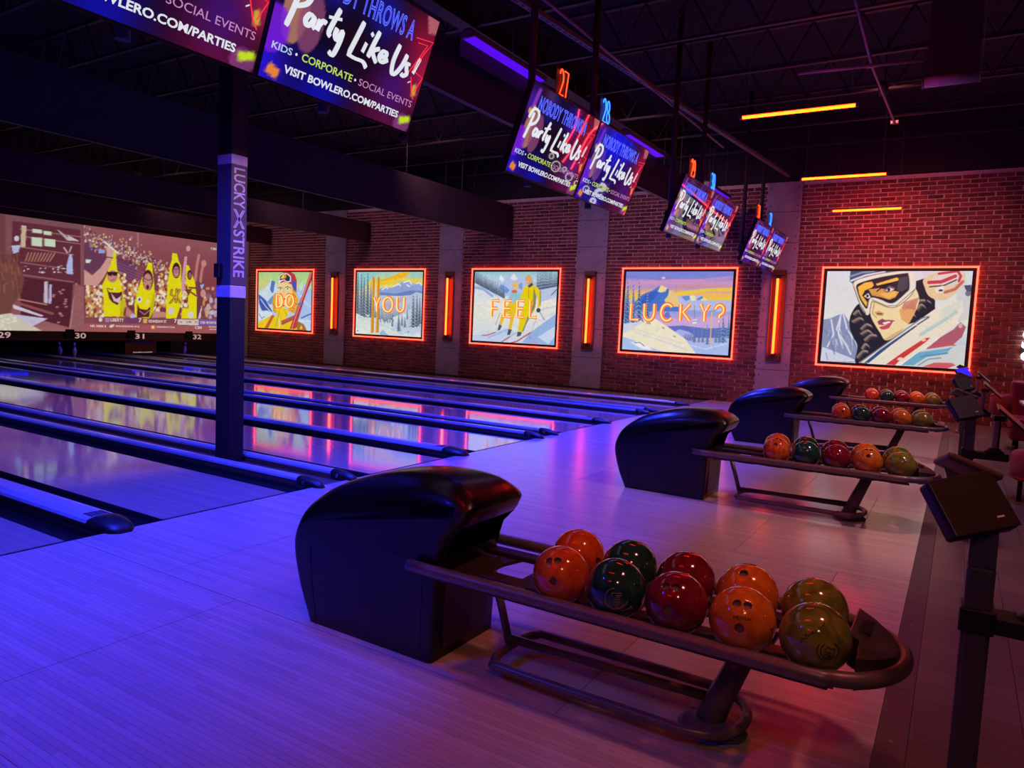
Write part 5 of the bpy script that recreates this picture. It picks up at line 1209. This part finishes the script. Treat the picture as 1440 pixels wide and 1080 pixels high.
# ---- pipes, struts and other ceiling bits
bm = bm_new()
A_, B_ = Vector((0.24, 0.3, 4.64)), Vector((1.31, YW-0.05, 4.64))
dv = (B_-A_).normalized(); sd = Vector((dv.y, -dv.x, 0))
def skew_box(bm, a, b, hw_, z0, z1):
    for lo, hi in ((z0, z1),):
        v = [bm.verts.new(p) for p in (a-sd*hw_+Vector((0, 0, lo)), a+sd*hw_+Vector((0, 0, lo)), b+sd*hw_+Vector((0, 0, lo)), b-sd*hw_+Vector((0, 0, lo)), a-sd*hw_+Vector((0, 0, hi)), a+sd*hw_+Vector((0, 0, hi)), b+sd*hw_+Vector((0, 0, hi)), b-sd*hw_+Vector((0, 0, hi)))]
        for f in ((3, 2, 1, 0), (4, 5, 6, 7), (0, 1, 5, 4), (1, 2, 6, 5), (2, 3, 7, 6), (3, 0, 4, 7)): bm.faces.new([v[i] for i in f])
st = thing('slotted_strut', 'long slotted steel strut running above the monitors to the brick wall', 'strut', (0.8, 6, 4.64))
skew_box(bm, A_, B_, 0.032, 0.0, 0.05)
obj('strut_channel', bm, M_STEEL2, st, loc=wl(st))
bm = bm_new()
for i in range(110):
    p = A_ + (B_-A_)*((i+0.3)/110); skew_box(bm, p, p+dv*0.055, 0.009, -0.0025, 0.0)
obj('strut_slots', bm, M_BLACK, st, loc=wl(st), kind='stuff')
for i in range(6):
    p = A_+(B_-A_)*(0.08+i*0.17); tube_obj('threaded_rod', [(p.x, p.y, 4.69), (p.x, p.y, CEIL)], 0.005, M_STEEL, st, 5, loc=wl(st))
tube_obj('ceiling_pipe', [(1.0, -1.0, 4.45), (1.0, 9.0, 4.45)], 0.016, M_STEEL2, None, 8, label='thin grey conduit running straight above the monitors', cat='pipe', group='ceiling pipes')
tube_obj('ceiling_pipe', [tuple(on_y(1122, 103.5, 6.2)), tuple(on_y(1299, 84.5, 6.2))], 0.020, M_STEEL2, None, 8, label='short horizontal grey pipe above the orange pendants', cat='pipe', group='ceiling pipes')
p0, p1 = on_y(1198, -20, 5.0), on_y(1226, 92, 6.3); p2 = on_y(1258, 172, 9.0)
pp = thing('sloping_conduit', 'thin conduit with couplings sloping down between the orange pendants', 'pipe', tuple(p2), 'ceiling pipes')
tube_obj('conduit', [tuple(p0), tuple(p1), tuple(p2)], 0.018, M_STEEL2, pp, 8, loc=wl(pp))
for p in (p1, p2): box_obj('coupling', (p.x-0.05, p.x+0.05, p.y-0.03, p.y+0.03, p.z-0.02, p.z+0.02), M_STEEL2, pp, loc=wl(pp))
# roll-down shade with weighted bar
sh = thing('roll_down_shade', 'dark roll-down shade with grey bottom bar hanging at the upper right', 'shade', (4.22, 6.0, 4.12))
box_obj('shade_cloth', (3.99, 4.46, 5.99, 6.01, 4.20, CEIL-0.1), mat('shade_cloth', (0.030, 0.022, 0.024), 0.9), sh, loc=wl(sh))
bm = bm_new(); add_tube(bm, [(3.98, 6.0, 4.17), (4.47, 6.0, 4.17)], 0.055, 14); obj('bottom_bar', bm, mat('bar_grey', (0.34, 0.33, 0.32), 0.45), sh, loc=wl(sh))
for x in (3.97, 4.48):
    bm = bm_new(); add_tube(bm, [(x-0.008, 6.0, 4.17), (x+0.008, 6.0, 4.17)], 0.06, 14); obj('bar_end', bm, M_STEEL2, sh, loc=wl(sh))
tube_obj('side_cable', [(4.485, 6.0, 4.20), (4.485, 6.0, CEIL-0.1)], 0.006, M_STEEL2, sh, 6, loc=wl(sh))
# dome camera on the wall
dc = thing('dome_camera', 'small dark dome camera on the bricks left of the last pilaster', 'camera', (0.62, YW-0.02, 4.0))
bm = bm_new(); add_tube(bm, [(0, 0, 0), (0, -0.06, 0)], 0.07, 14); obj('camera_base', bm, M_CONS, dc)
bm = bm_new(); bmesh.ops.create_uvsphere(bm, u_segments=14, v_segments=8, radius=0.055); bmesh.ops.translate(bm, verts=bm.verts[:], vec=(0, -0.065, -0.01)); obj('camera_dome', bm, M_CONSB, dc)

# =================================================================== BALL RETURNS
def hood_mesh():
    """shell lofted from the side profile; its shoulders are rounded over towards both sides"""
    base = [(2.025, 0.0, .03), (1.955, 0.15, .03), (1.905, 0.33, .035), (1.92, 0.45, .05), (1.985, 0.555, .08), (2.13, 0.66, .13), (2.35, 0.735, .16), (2.56, 0.77, .16), (2.75, 0.768, .14), (2.85, 0.738, .11), (2.91, 0.69, .08), (2.915, 0.66, .07), (2.89, 0.615, .06), (2.815, 0.54, .05), (2.785, 0.47, .03), (2.772, 0.42, .02), (2.764, 0.2, .02), (2.757, 0.0, .02)]
    pr = smooth_curve([Vector((a, b, r)) for a, b, r in base[:12]], 3) + [Vector(v) for v in base[12:]]
    n = len(pr); hw = 0.238
    nor = []
    for i in range(n):
        t_ = pr[min(i+1, n-1)]-pr[max(i-1, 0)]
        nn = Vector((t_.y, -t_.x)).normalized()              # pointing into the shell (outline runs clockwise)
        nor.append(nn)
    cols = []
    SEG = 6
    for side in (-1, 1):
        for j in range(SEG+1): cols.append((side, (SEG-j) if side < 0 else j))
    bm = bm_new(); rings = []
    for side, j in cols:
        ph = math.pi/2*j/SEG; ring = []
        for i in range(n):
            r = pr[i].z
            x = pr[i].x+nor[i].x*r*(1-math.cos(ph)); z = max(0.0, pr[i].y+nor[i].y*r*(1-math.cos(ph)))
            if i in (0, n-1): z = 0.0
            ring.append(bm.verts.new((x, side*(hw-r+r*math.sin(ph)), z)))
        rings.append(ring)
    F = {}
    for c in range(len(rings)-1):
        for i in range(n-1):
            F[(c, i)] = bm.faces.new((rings[c][i], rings[c][i+1], rings[c+1][i+1], rings[c+1][i]))
    caps_ = [bm.faces.new(rings[0]), bm.faces.new(list(reversed(rings[-1])))]
    m0 = len(pr)-6                                               # from the lip down to the chute
    mouth = [F[(c, i)] for c in range(3, len(rings)-4) for i in range(m0, n-3)]
    bmesh.ops.recalc_face_normals(bm, faces=bm.faces[:])
    bmesh.ops.inset_region(bm, faces=mouth, thickness=0.03, depth=0.0, use_even_offset=True)
    e = bmesh.ops.extrude_face_region(bm, geom=mouth)
    vs_ = set(g for g in e['geom'] if isinstance(g, bmesh.types.BMVert))
    bmesh.ops.translate(bm, verts=list(vs_), vec=(-0.30, 0, -0.02))
    bmesh.ops.delete(bm, geom=mouth, context='FACES')
    for f in bm.faces:
        f.smooth = f not in caps_
        if any(v in vs_ for v in f.verts): f.material_index = 1
    me_ = finish(bm, 'hood', [M_HOOD, M_HOODIN])
    try: me_.set_sharp_from_angle(angle=math.radians(40))
    except Exception: pass
    return me_
def make_return():
    t = thing('ball_return', '', 'ball return', (0, YB, 0), 'ball returns on the approach')
    h = link('hood', hood_mesh(), t)
    box_obj('front_panel', (2.757, 2.772, -0.165, 0.165, 0.045, 0.36), M_TIP, h, bev=0.004, seg=2)
    box_obj('panel_latch', (2.771, 2.777, -0.02, 0.02, 0.32, 0.34), M_STEEL, h)
    for s in (-1, 1):
        bm = bm_new(); add_prism(bm, [(2.44, 0.02), (2.40, 0.28), (2.42, 0.40), (2.47, 0.44), (2.70, 0.44), (2.70, 0.02)], s*0.234, s*0.2405, 'Y'); bevel_all(bm, 0.004, 2)
        obj('side_panel', bm, M_HOOD, h)
        bm = bm_new(); add_prism(bm, [(2.07, 0.0), (2.03, 0.20), (2.02, 0.36), (2.035, 0.36), (2.045, 0.20), (2.085, 0.0)], s*0.234, s*0.2400, 'Y'); obj('rear_rib', bm, M_HOOD, h)
    # bent top rail
    pts = [(2.655, -0.277, 0.418), (3.2, -0.277, 0.418), (4.16, -0.277, 0.418), (4.28, -0.264, 0.418), (4.37, -0.220, 0.418), (4.43, -0.145, 0.418), (4.46, -0.07, 0.418), (4.468, 0, 0.418)]
    pts = smooth_curve(pts + [(x, -y, z) for x, y, z in reversed(pts[:-1])], 3)
    tube_obj('rail', pts, 0.0255, M_TUBE, t, 14)
    # tray under the balls
    zt = 0.388
    tr = box_obj('tray_spine', (2.76, 4.25, -0.105, -0.035, zt-0.03, zt-0.004), M_TRAY, t, bev=0.004, seg=1)
    for y0_, y1_ in ((-0.264, -0.238), (0.165, 0.235)):
        box_obj('tray_flange', (2.76, 4.28, y0_, y1_, zt-0.012, zt+0.012), M_TRAY, t, bev=0.004, seg=1)
    for i in range(7):
        x = 2.93+0.226*i-0.06
        bm = bm_new(); add_prism(bm, [(x-0.065, -0.22), (x-0.03, -0.1), (x-0.03, 0.08), (x-0.065, 0.20), (x+0.065, 0.20), (x+0.03, 0.08), (x+0.03, -0.1), (x+0.065, -0.22)], zt-0.022, zt-0.006, 'Z')
        obj('tray_cross_plate', bm, M_TRAY, t)
    box_obj('drop_chute', (2.60, 2.83, -0.13, 0.13, 0.36, 0.385), M_TRAY, t, bev=0.006)
    # end cover with vent slots
    poly = [(4.345, -0.245), (4.345, -0.08), (4.305, -0.06), (4.305, 0.245), (4.365, 0.205), (4.42, 0.135), (4.447, 0.06), (4.452, 0.0), (4.447, -0.06), (4.42, -0.135), (4.375, -0.205)]
    bm = bm_new(); add_prism(bm, poly, 0.385, 0.445, 'Z')
    for v in bm.verts:
        if v.co.z > 0.42: v.co.z += max(0.0, (4.46-v.co.x))*0.30; v.co.y *= 0.90
    bevel_all(bm, 0.006, 2)
    ec = obj('end_cover', bm, M_TIP, t)
    for i in range(7): 
        x = 4.285
        box_obj('vent_slot', (4.325, 4.365, 0.0+0.018*i, 0.010+0.018*i, 0.445, 0.4855), M_BLACK, ec)
    # lower foot frame
    loop = []
    for a, b in [(3.10, -0.19), (3.7, -0.19), (3.85, -0.185), (3.94, -0.14), (3.985, -0.06), (3.99, 0.03)]: loop.append((a, b, 0.062))
    loop += [(a, -b, z) for a, b, z in reversed(loop)]
    loop += [(3.04, 0.17, 0.062), (3.005, 0.10, 0.062), (3.005, -0.10, 0.062), (3.04, -0.17, 0.062)]
    tube_obj('foot_loop', smooth_curve(loop, 4, True), 0.019, M_TUBE, t, 12, closed=True)
    tube_obj('front_leg', [(2.905, -0.01, 0.375), (2.96, -0.01, 0.22), (3.005, -0.01, 0.07)], 0.0175, M_TUBE, t, 12)
    tube_obj('brace_tube', [(2.995, -0.01, 0.10), (3.87, -0.01, 0.115)], 0.0185, M_TUBE, t, 12)
    bm = bm_new(); add_tube(bm, [(3.865, -0.01, 0.02), (3.90, -0.01, 0.12), (4.0, -0.01, 0.375)], [0.052, 0.048, 0.040], 14); obj('main_post', bm, M_TUBE, t)
    box_obj('post_bracket', (3.93, 4.07, -0.10, 0.08, 0.358, 0.386), M_TRAY, t, bev=0.006)
    bm = bm_new(); add_lathe(bm, [(0.0, 0.0), (0.115, 0.0), (0.12, 0.012), (0.10, 0.03), (0.06, 0.045), (0.0, 0.05)], 24)
    for v in bm.verts: v.co.x = v.co.x*1.05+3.88; v.co.y = v.co.y*0.8-0.01
    ft = obj('floor_foot', bm, M_TUBE, t)
    for s in (-1, 1):
        bm = bm_new(); add_lathe(bm, [(0.0, 0.024), (0.011, 0.022), (0.013, 0.010)], 8, (3.88+s*0.09, -0.05*s-0.01, 0.01)); obj('foot_bolt', bm, M_CHROME, ft)
    return t
ret_lab = ['black hooded ball return with brown rack, nearest to the camera', 'black hooded ball return, second from the camera', 'black hooded ball return, third from the camera', 'black hooded ball return, farthest, in front of the brick wall']
R0 = make_return(); R0['label'] = ret_lab[0]
for k in range(1, 4): copy_tree(R0, (0, YB+k*PITCHY, 0), ret_lab[k])
# shoe cover left on the second foot
# =================================================================== BOWLING BALLS
BR = 0.108
def ball_mat(name, c1, c2, rough=0.12):
    m = bpy.data.materials.new(name); MATS[name] = m; m.use_nodes = True
    nt = m.node_tree; N = nt.nodes; L = nt.links; b = N['Principled BSDF']
    tc = N.new('ShaderNodeTexCoord'); no = N.new('ShaderNodeTexNoise'); oi = N.new('ShaderNodeObjectInfo')
    ad = N.new('ShaderNodeVectorMath'); ad.operation = 'ADD'
    L.new(tc.outputs['Object'], ad.inputs[0]); L.new(oi.outputs['Random'], ad.inputs[1]); L.new(ad.outputs[0], no.inputs['Vector'])
    no.inputs['Scale'].default_value = 9; no.inputs['Detail'].default_value = 5; no.inputs['Distortion'].default_value = 2.2
    rp = N.new('ShaderNodeValToRGB'); rp.color_ramp.elements[0].position, rp.color_ramp.elements[1].position = 0.38, 0.62
    rp.color_ramp.elements[0].color = c1 + (1,); rp.color_ramp.elements[1].color = c2 + (1,)
    L.new(no.outputs['Fac'], rp.inputs[0]); L.new(rp.outputs[0], b.inputs['Base Color'])
    b.inputs['Roughness'].default_value = rough; b.inputs['Coat Weight'].default_value = 0.7; b.inputs['Coat Roughness'].default_value = 0.03
    return m
BALLM = {'red-orange': ball_mat('red_orange_resin', (0.62, 0.075, 0.012), (0.80, 0.16, 0.025)), 'dark green': ball_mat('dark_green_resin', (0.010, 0.050, 0.034), (0.020, 0.085, 0.060)),
         'maroon': ball_mat('maroon_resin', (0.16, 0.008, 0.022), (0.25, 0.014, 0.034)), 'amber orange': ball_mat('amber_orange_resin', (0.66, 0.16, 0.012), (0.82, 0.25, 0.025)), 'olive green': ball_mat('olive_resin', (0.13, 0.15, 0.016), (0.26, 0.29, 0.035))}
M_HOLE = mat('finger_hole_dark', (0.24, 0.13, 0.11), 0.6)
M_ENG = mat('engraved_line_dark', (0.02, 0.012, 0.010), 0.6)
def drilled(name):
    bm = bm_new(); bmesh.ops.create_uvsphere(bm, u_segments=40, v_segments=24, radius=BR)
    for f in bm.faces: f.smooth = True
    base = link('tmp_ball', finish(bm, 'tmp_ball', [M_HOLE]))
    cut = bm_new()
    for ax, ay, r in ((-0.017, 0.035, 0.0135), (0.017, 0.035, 0.0135), (0.0, -0.040, 0.0150)):
        z = math.sqrt(BR*BR-ax*ax-ay*ay); d = Vector((ax, ay, z)).normalized()
        add_tube(cut, [d*(BR-0.012), d*(BR+0.02)], r, 16)
    cu = obj('tmp_cut', cut, M_HOLE)
    md = base.modifiers.new('drill', 'BOOLEAN'); md.object = cu; md.operation = 'DIFFERENCE'; md.solver = 'EXACT'
    dg = bpy.context.evaluated_depsgraph_get()
    me_ = bpy.data.meshes.new_from_object(base.evaluated_get(dg)); me_.name = name
    bpy.data.objects.remove(base); bpy.data.objects.remove(cu)
    return me_
drill0 = drilled('bowling_ball')
BALLMESH = {}
for cname, m_ in BALLM.items():
    me_ = drill0.copy(); me_.materials.clear(); me_.materials.append(m_); me_.materials.append(M_HOLE)
    for p in me_.polygons:
        p.material_index = 1 if p.center.length < BR*0.985 else 0
        p.use_smooth = p.center.length >= BR*0.985
    BALLMESH[cname] = me_
def face_rot(centre, dx, dy, roll):
    """rotation that turns the drilled side (+Z) towards the camera, offset by dx, dy ball radii (right, up)"""
    tc = (CAM-Vector(centre)).normalized(); r = tc.cross(Vector((0, 0, 1))).normalized()*-1; u = tc.cross(r)
    if u.z < 0: u = -u
    w = math.sqrt(max(0.02, 1-dx*dx-dy*dy))
    zax = (r*dx+u*dy+tc*w).normalized()
    y = (u*math.cos(roll)+r*math.sin(roll)); y = (y-zax*y.dot(zax)).normalized(); x = y.cross(zax)
    return Matrix((x, y, zax)).transposed()
COLS = ['red-orange', 'dark green', 'maroon', 'amber orange', 'olive green']
ROW = ['nearest', 'second', 'third', 'farthest']
FACE = {(0, 0, 0): (-0.30, 0.12, -0.1), (0, 0, 2): (-0.22, 0.15, 0.0), (0, 0, 3): (-0.05, 0.10, 0.05), (0, 1, 3): (-0.1, 0.88, 0.0), (0, 1, 0): (0.6, -0.5, 1.0), (1, 0, 3): (0.0, 0.72, 0.0), (1, 0, 0): (0.0, 0.75, 0.2), (2, 0, 0): (0.25, 0.55, 0.4)}
M_ENGL = mat('engraved_line_tan', (0.34, 0.22, 0.16), 0.5)
def engrave(ball, strokes, size, cx, cy, r=0.0011, m=None):
    r *= 1.35
    """fine engraved lines on the side that faces the camera; cx, cy in ball radii"""
    Rm = face_rot(ball.location, cx, cy, 0.0); Rb = ball.rotation_euler.to_matrix().inverted()
    bm = bm_new()
    for st in strokes:
        P = []
        for a, b in st:
            v = Vector((a*size, b*size, 0)); v.z = math.sqrt(max(0.0, BR*BR-v.x*v.x-v.y*v.y))
            P.append(Rb @ (Rm @ v.normalized()*(BR+0.0001)))
        if len(P) > 1: add_tube(bm, P, r, 5)
    return obj('engraving', bm, m or M_ENG, ball)
BALLS = {}
for k in range(4):
    for rowi in range(2):
        for i, cn in enumerate(COLS):
            x = 3.319+0.226*i - (0.038 if rowi else 0.0)
            y = -0.5256+PITCHY*k + (0.2195 if rowi else 0.0); z = 0.497
            if rowi: z = 0.507
            o = link('bowling_ball', BALLMESH[cn], None, (x, y, z), 'glossy %s bowling ball in the %s row of the %s rack' % (cn, ('front', 'back')[rowi], ROW[k]), 'ball', 'balls on the %s rack' % ROW[k])
            f = FACE.get((k, rowi, i))
            if f: Rm = face_rot((x, y, z), *f)
            else:
                rr = random.Random(100*k+10*rowi+i); Rm = face_rot((x, y, z), rr.uniform(-0.3, 0.3), -0.85, rr.uniform(-1, 1)) if k < 2 else face_rot((x, y, z), rr.uniform(-.5, .5), rr.uniform(-0.9, -0.6), rr.uniform(-2, 2))
                if k < 2: Rm = Rm @ Matrix.Rotation(math.pi, 3, 'X')
            o.rotation_euler = Rm.to_euler()
            BALLS[(k, rowi, i)] = o
def word(s, w=1.0, gap=0.35):
    out = []; x = 0
    for ch in s:
        cw = 0.25 if ch == 'I' else w
        for st_ in STROKES[ch]: out.append([((x+(a*cw)), b) for a, b in st_])
        x += cw+gap
    tot = x-gap
    return [[(a-tot/2, b*1.25-0.6) for a, b in st_] for st_ in out]
engrave(BALLS[(0, 0, 3)], word('MEDIUM', 0.85, 0.45), 0.0078, 0.0, 0.03, 0.0009)
engrave(BALLS[(0, 0, 1)], [arc(0, 0, 1, 1, 100, 330, 24), arc(0, 0, 1.18, 1.1, 200, 350, 18), [(0.55, 0.55), (-0.35, 0.55), (-0.55, -0.6), (0.35, -0.6), (0.42, -0.3), (-0.15, -0.3), (-0.1, -0.05), (0.4, -0.05), (0.45, 0.2), (0.0, 0.2), (0.05, 0.35), (0.58, 0.35), (0.55, 0.55)]], 0.036, 0.0, -0.34, m=M_ENGL)
engrave(BALLS[(0, 0, 1)], [[(-1, 0.1), (-0.4, -0.3), (0.2, -0.1), (0.9, 0.35)], [(-0.2, -0.4), (0.5, 0.0), (1.1, 0.1)]], 0.03, 0.30, -0.62, 0.0008, m=M_ENGL)
engrave(BALLS[(0, 0, 4)], [arc(0, 0, 1, 1, 130, 300, 20), arc(0, 0, 1.25, 1.2, -40, 70, 14), arc(0, 0, 1.4, 1.3, 150, 250, 14), [(0.5, 0.35), (-0.4, 0.5), (-0.5, -0.1), (0.3, -0.2), (0.25, -0.55), (-0.5, -0.45)], [(0.6, 0.5), (0.65, -0.5), (0.0, -0.75)]], 0.024, 0.38, -0.30)
engrave(BALLS[(0, 0, 4)], [smooth_s for smooth_s in [[(-1.0, -0.9), (-0.7, -0.55), (-0.9, -0.5), (-0.5, -0.45), (-0.6, -0.1), (-0.3, -0.25)], [(-0.3, -0.2), (0.0, 0.25), (-0.1, 0.0), (0.2, 0.15)], [(0.1, 0.3), (0.45, 0.4), (0.25, 0.65), (0.55, 0.55)], [(0.5, 0.6), (0.75, 1.1), (0.7, 0.75)]]], 0.038, -0.05, 0.08, 0.0009)
engrave(BALLS[(0, 0, 3)], [[(-1, 0.9), (-0.6, 0.4), (-0.9, 0.1), (-0.5, -0.2)], [(-0.6, 0.4), (-0.3, 0.5)]], 0.022, -0.86, -0.15, 0.0012); engrave(BALLS[(0, 0, 3)], [[(1, 0.6), (0.4, 0.2), (-0.2, 0.35)], [(0.4, 0.2), (0.7, -0.3)]], 0.022, 0.80, -0.20, 0.0010)

# =================================================================== SCORING CONSOLES
def oriented(name, e1, e2, centre, thick, m, parent, bev=0.006, shift=0.0):
    e1, e2 = Vector(e1), Vector(e2); n_ = e1.cross(e2).normalized()
    a, b = e1.length/2, e2.length/2
    o = box_obj(name, (-a, a, -b, b, shift-thick/2, shift+thick/2), m, parent, bev=bev)
    x = e1.normalized(); y = (e2 - x*e2.dot(x)).normalized(); n_ = x.cross(y)
    o.matrix_local = Matrix(((x.x, y.x, n_.x, centre[0]), (x.y, y.y, n_.y, centre[1]), (x.z, y.z, n_.z, centre[2]), (0, 0, 0, 1)))
    return o
cons_lab = ['grey scoring console with dark touchscreen, nearest at the right edge', 'grey scoring console beside the second ball rack', 'grey scoring console beside the third ball rack', 'scoring console with lit blue screen beside the farthest ball rack']
YC0 = -0.43
for k in range(4):
    t = thing('scoring_console', cons_lab[k], 'console', (4.64, YC0+k*PITCHY, 0.0), 'scoring consoles along the approach edge')
    box_obj('base_plate', (-0.085, 0.085, -0.07, 0.07, -0.002, 0.022), M_TUBE, t, bev=0.006)
    for sx in (-1, 1):
        bm = bm_new(); add_lathe(bm, [(0.0, 0.026), (0.010, 0.024), (0.011, 0.010)], 8, (sx*0.06, -0.045, 0.012)); obj('base_bolt', bm, M_CHROME, t)
    box_obj('lower_post', (-0.036, 0.036, -0.045, 0.045, 0.02, 0.80), M_CONS, t, bev=0.012, seg=3)
    bm = bm_new()
    prev = None
    for x, yv, z, w in [(0, 0, 0.80, 0.034), (0.0, 0.0, 0.88, 0.034), (-0.002, 0.005, 0.94, 0.034), (-0.010, 0.03, 0.965, 0.031), (-0.020, 0.055, 0.985, 0.026)]:
        ring = [bm.verts.new((x+sx*w, yv+sy*0.043, z)) for sx, sy in ((-1, -1), (1, -1), (1, 1), (-1, 1))]
        if prev:
            for i in range(4): bm.faces.new((prev[i], prev[(i+1) % 4], ring[(i+1) % 4], ring[i]))
        else: bm.faces.new(ring)
        prev = ring
    bm.faces.new(prev)
    obj('curved_neck', bm, M_CONS, t)
    box_obj('collar', (-0.044, 0.044, -0.053, 0.053, 0.605, 0.675), M_CONSB, t, bev=0.004)
    box_obj('side_arm', (0.040, 0.25, -0.045, 0.045, 0.610, 0.665), M_CONSB, t, bev=0.008)
    bm = bm_new(); add_lathe(bm, [(0.0, 0.0), (0.062, 0.0), (0.064, 0.008), (0.045, 0.018), (0.032, 0.035), (0.0, 0.035)], 18, (0.16, 0, 0.665)); obj('column_flange', bm, M_CONSB, t)
    box_obj('monitor_column', (0.14, 0.18, -0.03, 0.03, 0.69, 0.905), mat('console_silver', (0.30, 0.27, 0.28), 0.4, 0.4), t, bev=0.01)
    mo = oriented('side_monitor', (0.0, 0.30, 0.02), (0.175, -0.01, -0.155), (0.245, 0.0, 0.925), 0.018, M_CONSB, t)
    box_obj('monitor_tilt_bracket', (0.135, 0.215, -0.035, 0.035, 0.895, 0.935), M_CONSB, t, bev=0.006)
    tube_obj('monitor_cable', smooth_curve([(0.19, 0.03, 0.90), (0.23, 0.05, 0.85), (0.27, 0.06, 0.87), (0.29, 0.05, 0.90)], 5), 0.004, M_CONSB, t, 6)
    # front touchscreen head, tilted up to the players
    e1, e2 = Vector((0.155, 0.13, 0.036)), Vector((0.086, -0.065, -0.137))
    ctr = Vector((-0.035, -0.055, 0.985))
    nrm = e1.cross(e2).normalized()
    if nrm.y > 0: nrm = -nrm
    hd = oriented('touchscreen_housing', e1, e2, tuple(ctr-nrm*0.028), 0.050, M_CONSB, t, bev=0.010)
    scn = oriented('touchscreen', e1*0.985, e2*0.985, tuple(ctr), 0.006, M_CONSS if k < 3 else G_BLUESCR, t, bev=0.002)
    lg = oriented('small_badge', e1*0.11, e2*0.03, tuple(ctr+e1*0.26+e2*0.30+nrm*0.0035), 0.0015, M_WHITE, t, bev=0.0)
    # rear head facing the far side
    f1, f2 = Vector((0.145, 0.03, -0.055)), Vector((0.02, 0.12, -0.06))
    rear_c = Vector((-0.055, 0.12, 1.055))
    oriented('rear_head', f1, f2, tuple(rear_c), 0.022, mat('console_maroon_back', (0.10, 0.045, 0.05), 0.45), t, bev=0.008)
    bm = bm_new(); add_prism(bm, [(-0.115, 1.06), (-0.005, 1.02), (-0.03, 0.985), (-0.065, 0.97), (-0.10, 1.01)], 0.055, 0.075, 'Y'); obj('rear_bracket', bm, M_CONS, t)
# =================================================================== SEATING
def ottoman(x, y, r, h, label):
    t = thing('round_ottoman', label, 'ottoman', (x, y, 0))
    bm = bm_new(); add_lathe(bm, [(0.0, 0.20), (r-0.02, 0.20), (r, 0.22), (r, h-0.05), (r-0.02, h-0.012), (r-0.06, h), (0.0, h+0.004)], 36); obj('seat_cushion', bm, M_RED, t)
    bm = bm_new(); add_tube(bm, [((r+0.001)*math.cos(a), (r+0.001)*math.sin(a), 0.225) for a in np.linspace(0, 2*math.pi, 37)[:-1]], 0.008, 6, closed=True); obj('piping', bm, M_RED, t)
    for a in (3.6, 5.2, 0.5, 2.1): 
        box_obj('leg', (-0.018, 0.018, -0.018, 0.018, -0.002, 0.20), M_BLACK, t, loc=((r-0.06)*math.cos(a), (r-0.06)*math.sin(a), 0))
ottoman(5.32, 5.35, 0.30, 0.47, 'red leather round ottoman on black legs, at the right edge')
so = thing('curved_bench', 'red leather bench with backrest behind the side monitors', 'bench', (5.75, 9.6, 0))
bm = bm_new(); add_box(bm, -0.55, 1.4, -0.35, 0.30, 0.13, 0.45); bevel_all(bm, 0.05, 3); obj('seat', bm, M_RED, so)
bm = bm_new(); add_box(bm, -0.55, 1.4, 0.24, 0.42, 0.30, 0.95); bevel_all(bm, 0.06, 3); obj('backrest', bm, M_RED, so)
for x in (-0.45, 0.5, 1.3): box_obj('leg', (x-0.02, x+0.02, -0.30, -0.26, -0.002, 0.14), M_BLACK, so)
for x in (-0.45, 0.5, 1.3): box_obj('leg', (x-0.02, x+0.02, 0.24, 0.28, -0.002, 0.14), M_BLACK, so)
rs = thing('round_stool', 'small red stool beside the third scoring console', 'stool', (5.02, 8.15, 0))
bm = bm_new(); add_lathe(bm, [(0.0, 0.56), (0.10, 0.56), (0.12, 0.58), (0.12, 0.80), (0.10, 0.83), (0.0, 0.835)], 24); obj('seat_cushion', bm, M_RED, rs)
tube_obj('pedestal', [(0, 0, 0.01), (0, 0, 0.57)], 0.03, M_BLACK, rs, 10)
bm = bm_new(); add_lathe(bm, [(0.0, 0.02), (0.12, 0.012), (0.14, -0.002), (0.0, -0.002)], 20); obj('foot', bm, M_BLACK, rs)
tb = thing('small_table', 'pale topped table in front of the red bench', 'table', (5.62, 8.35, 0))
box_obj('table_top', (-0.38, 0.5, -0.35, 0.35, 0.70, 0.735), M_TABLE, tb, bev=0.01)
tube_obj('pedestal', [(0.05, 0, 0.01), (0.05, 0, 0.70)], 0.035, M_BLACK, tb, 12)
bm = bm_new(); add_lathe(bm, [(0.0, 0.03), (0.2, 0.015), (0.22, -0.002), (0.0, -0.002)], 24, (0.05, 0, 0)); obj('foot', bm, M_BLACK, tb)
bpy.context.view_layer.update()
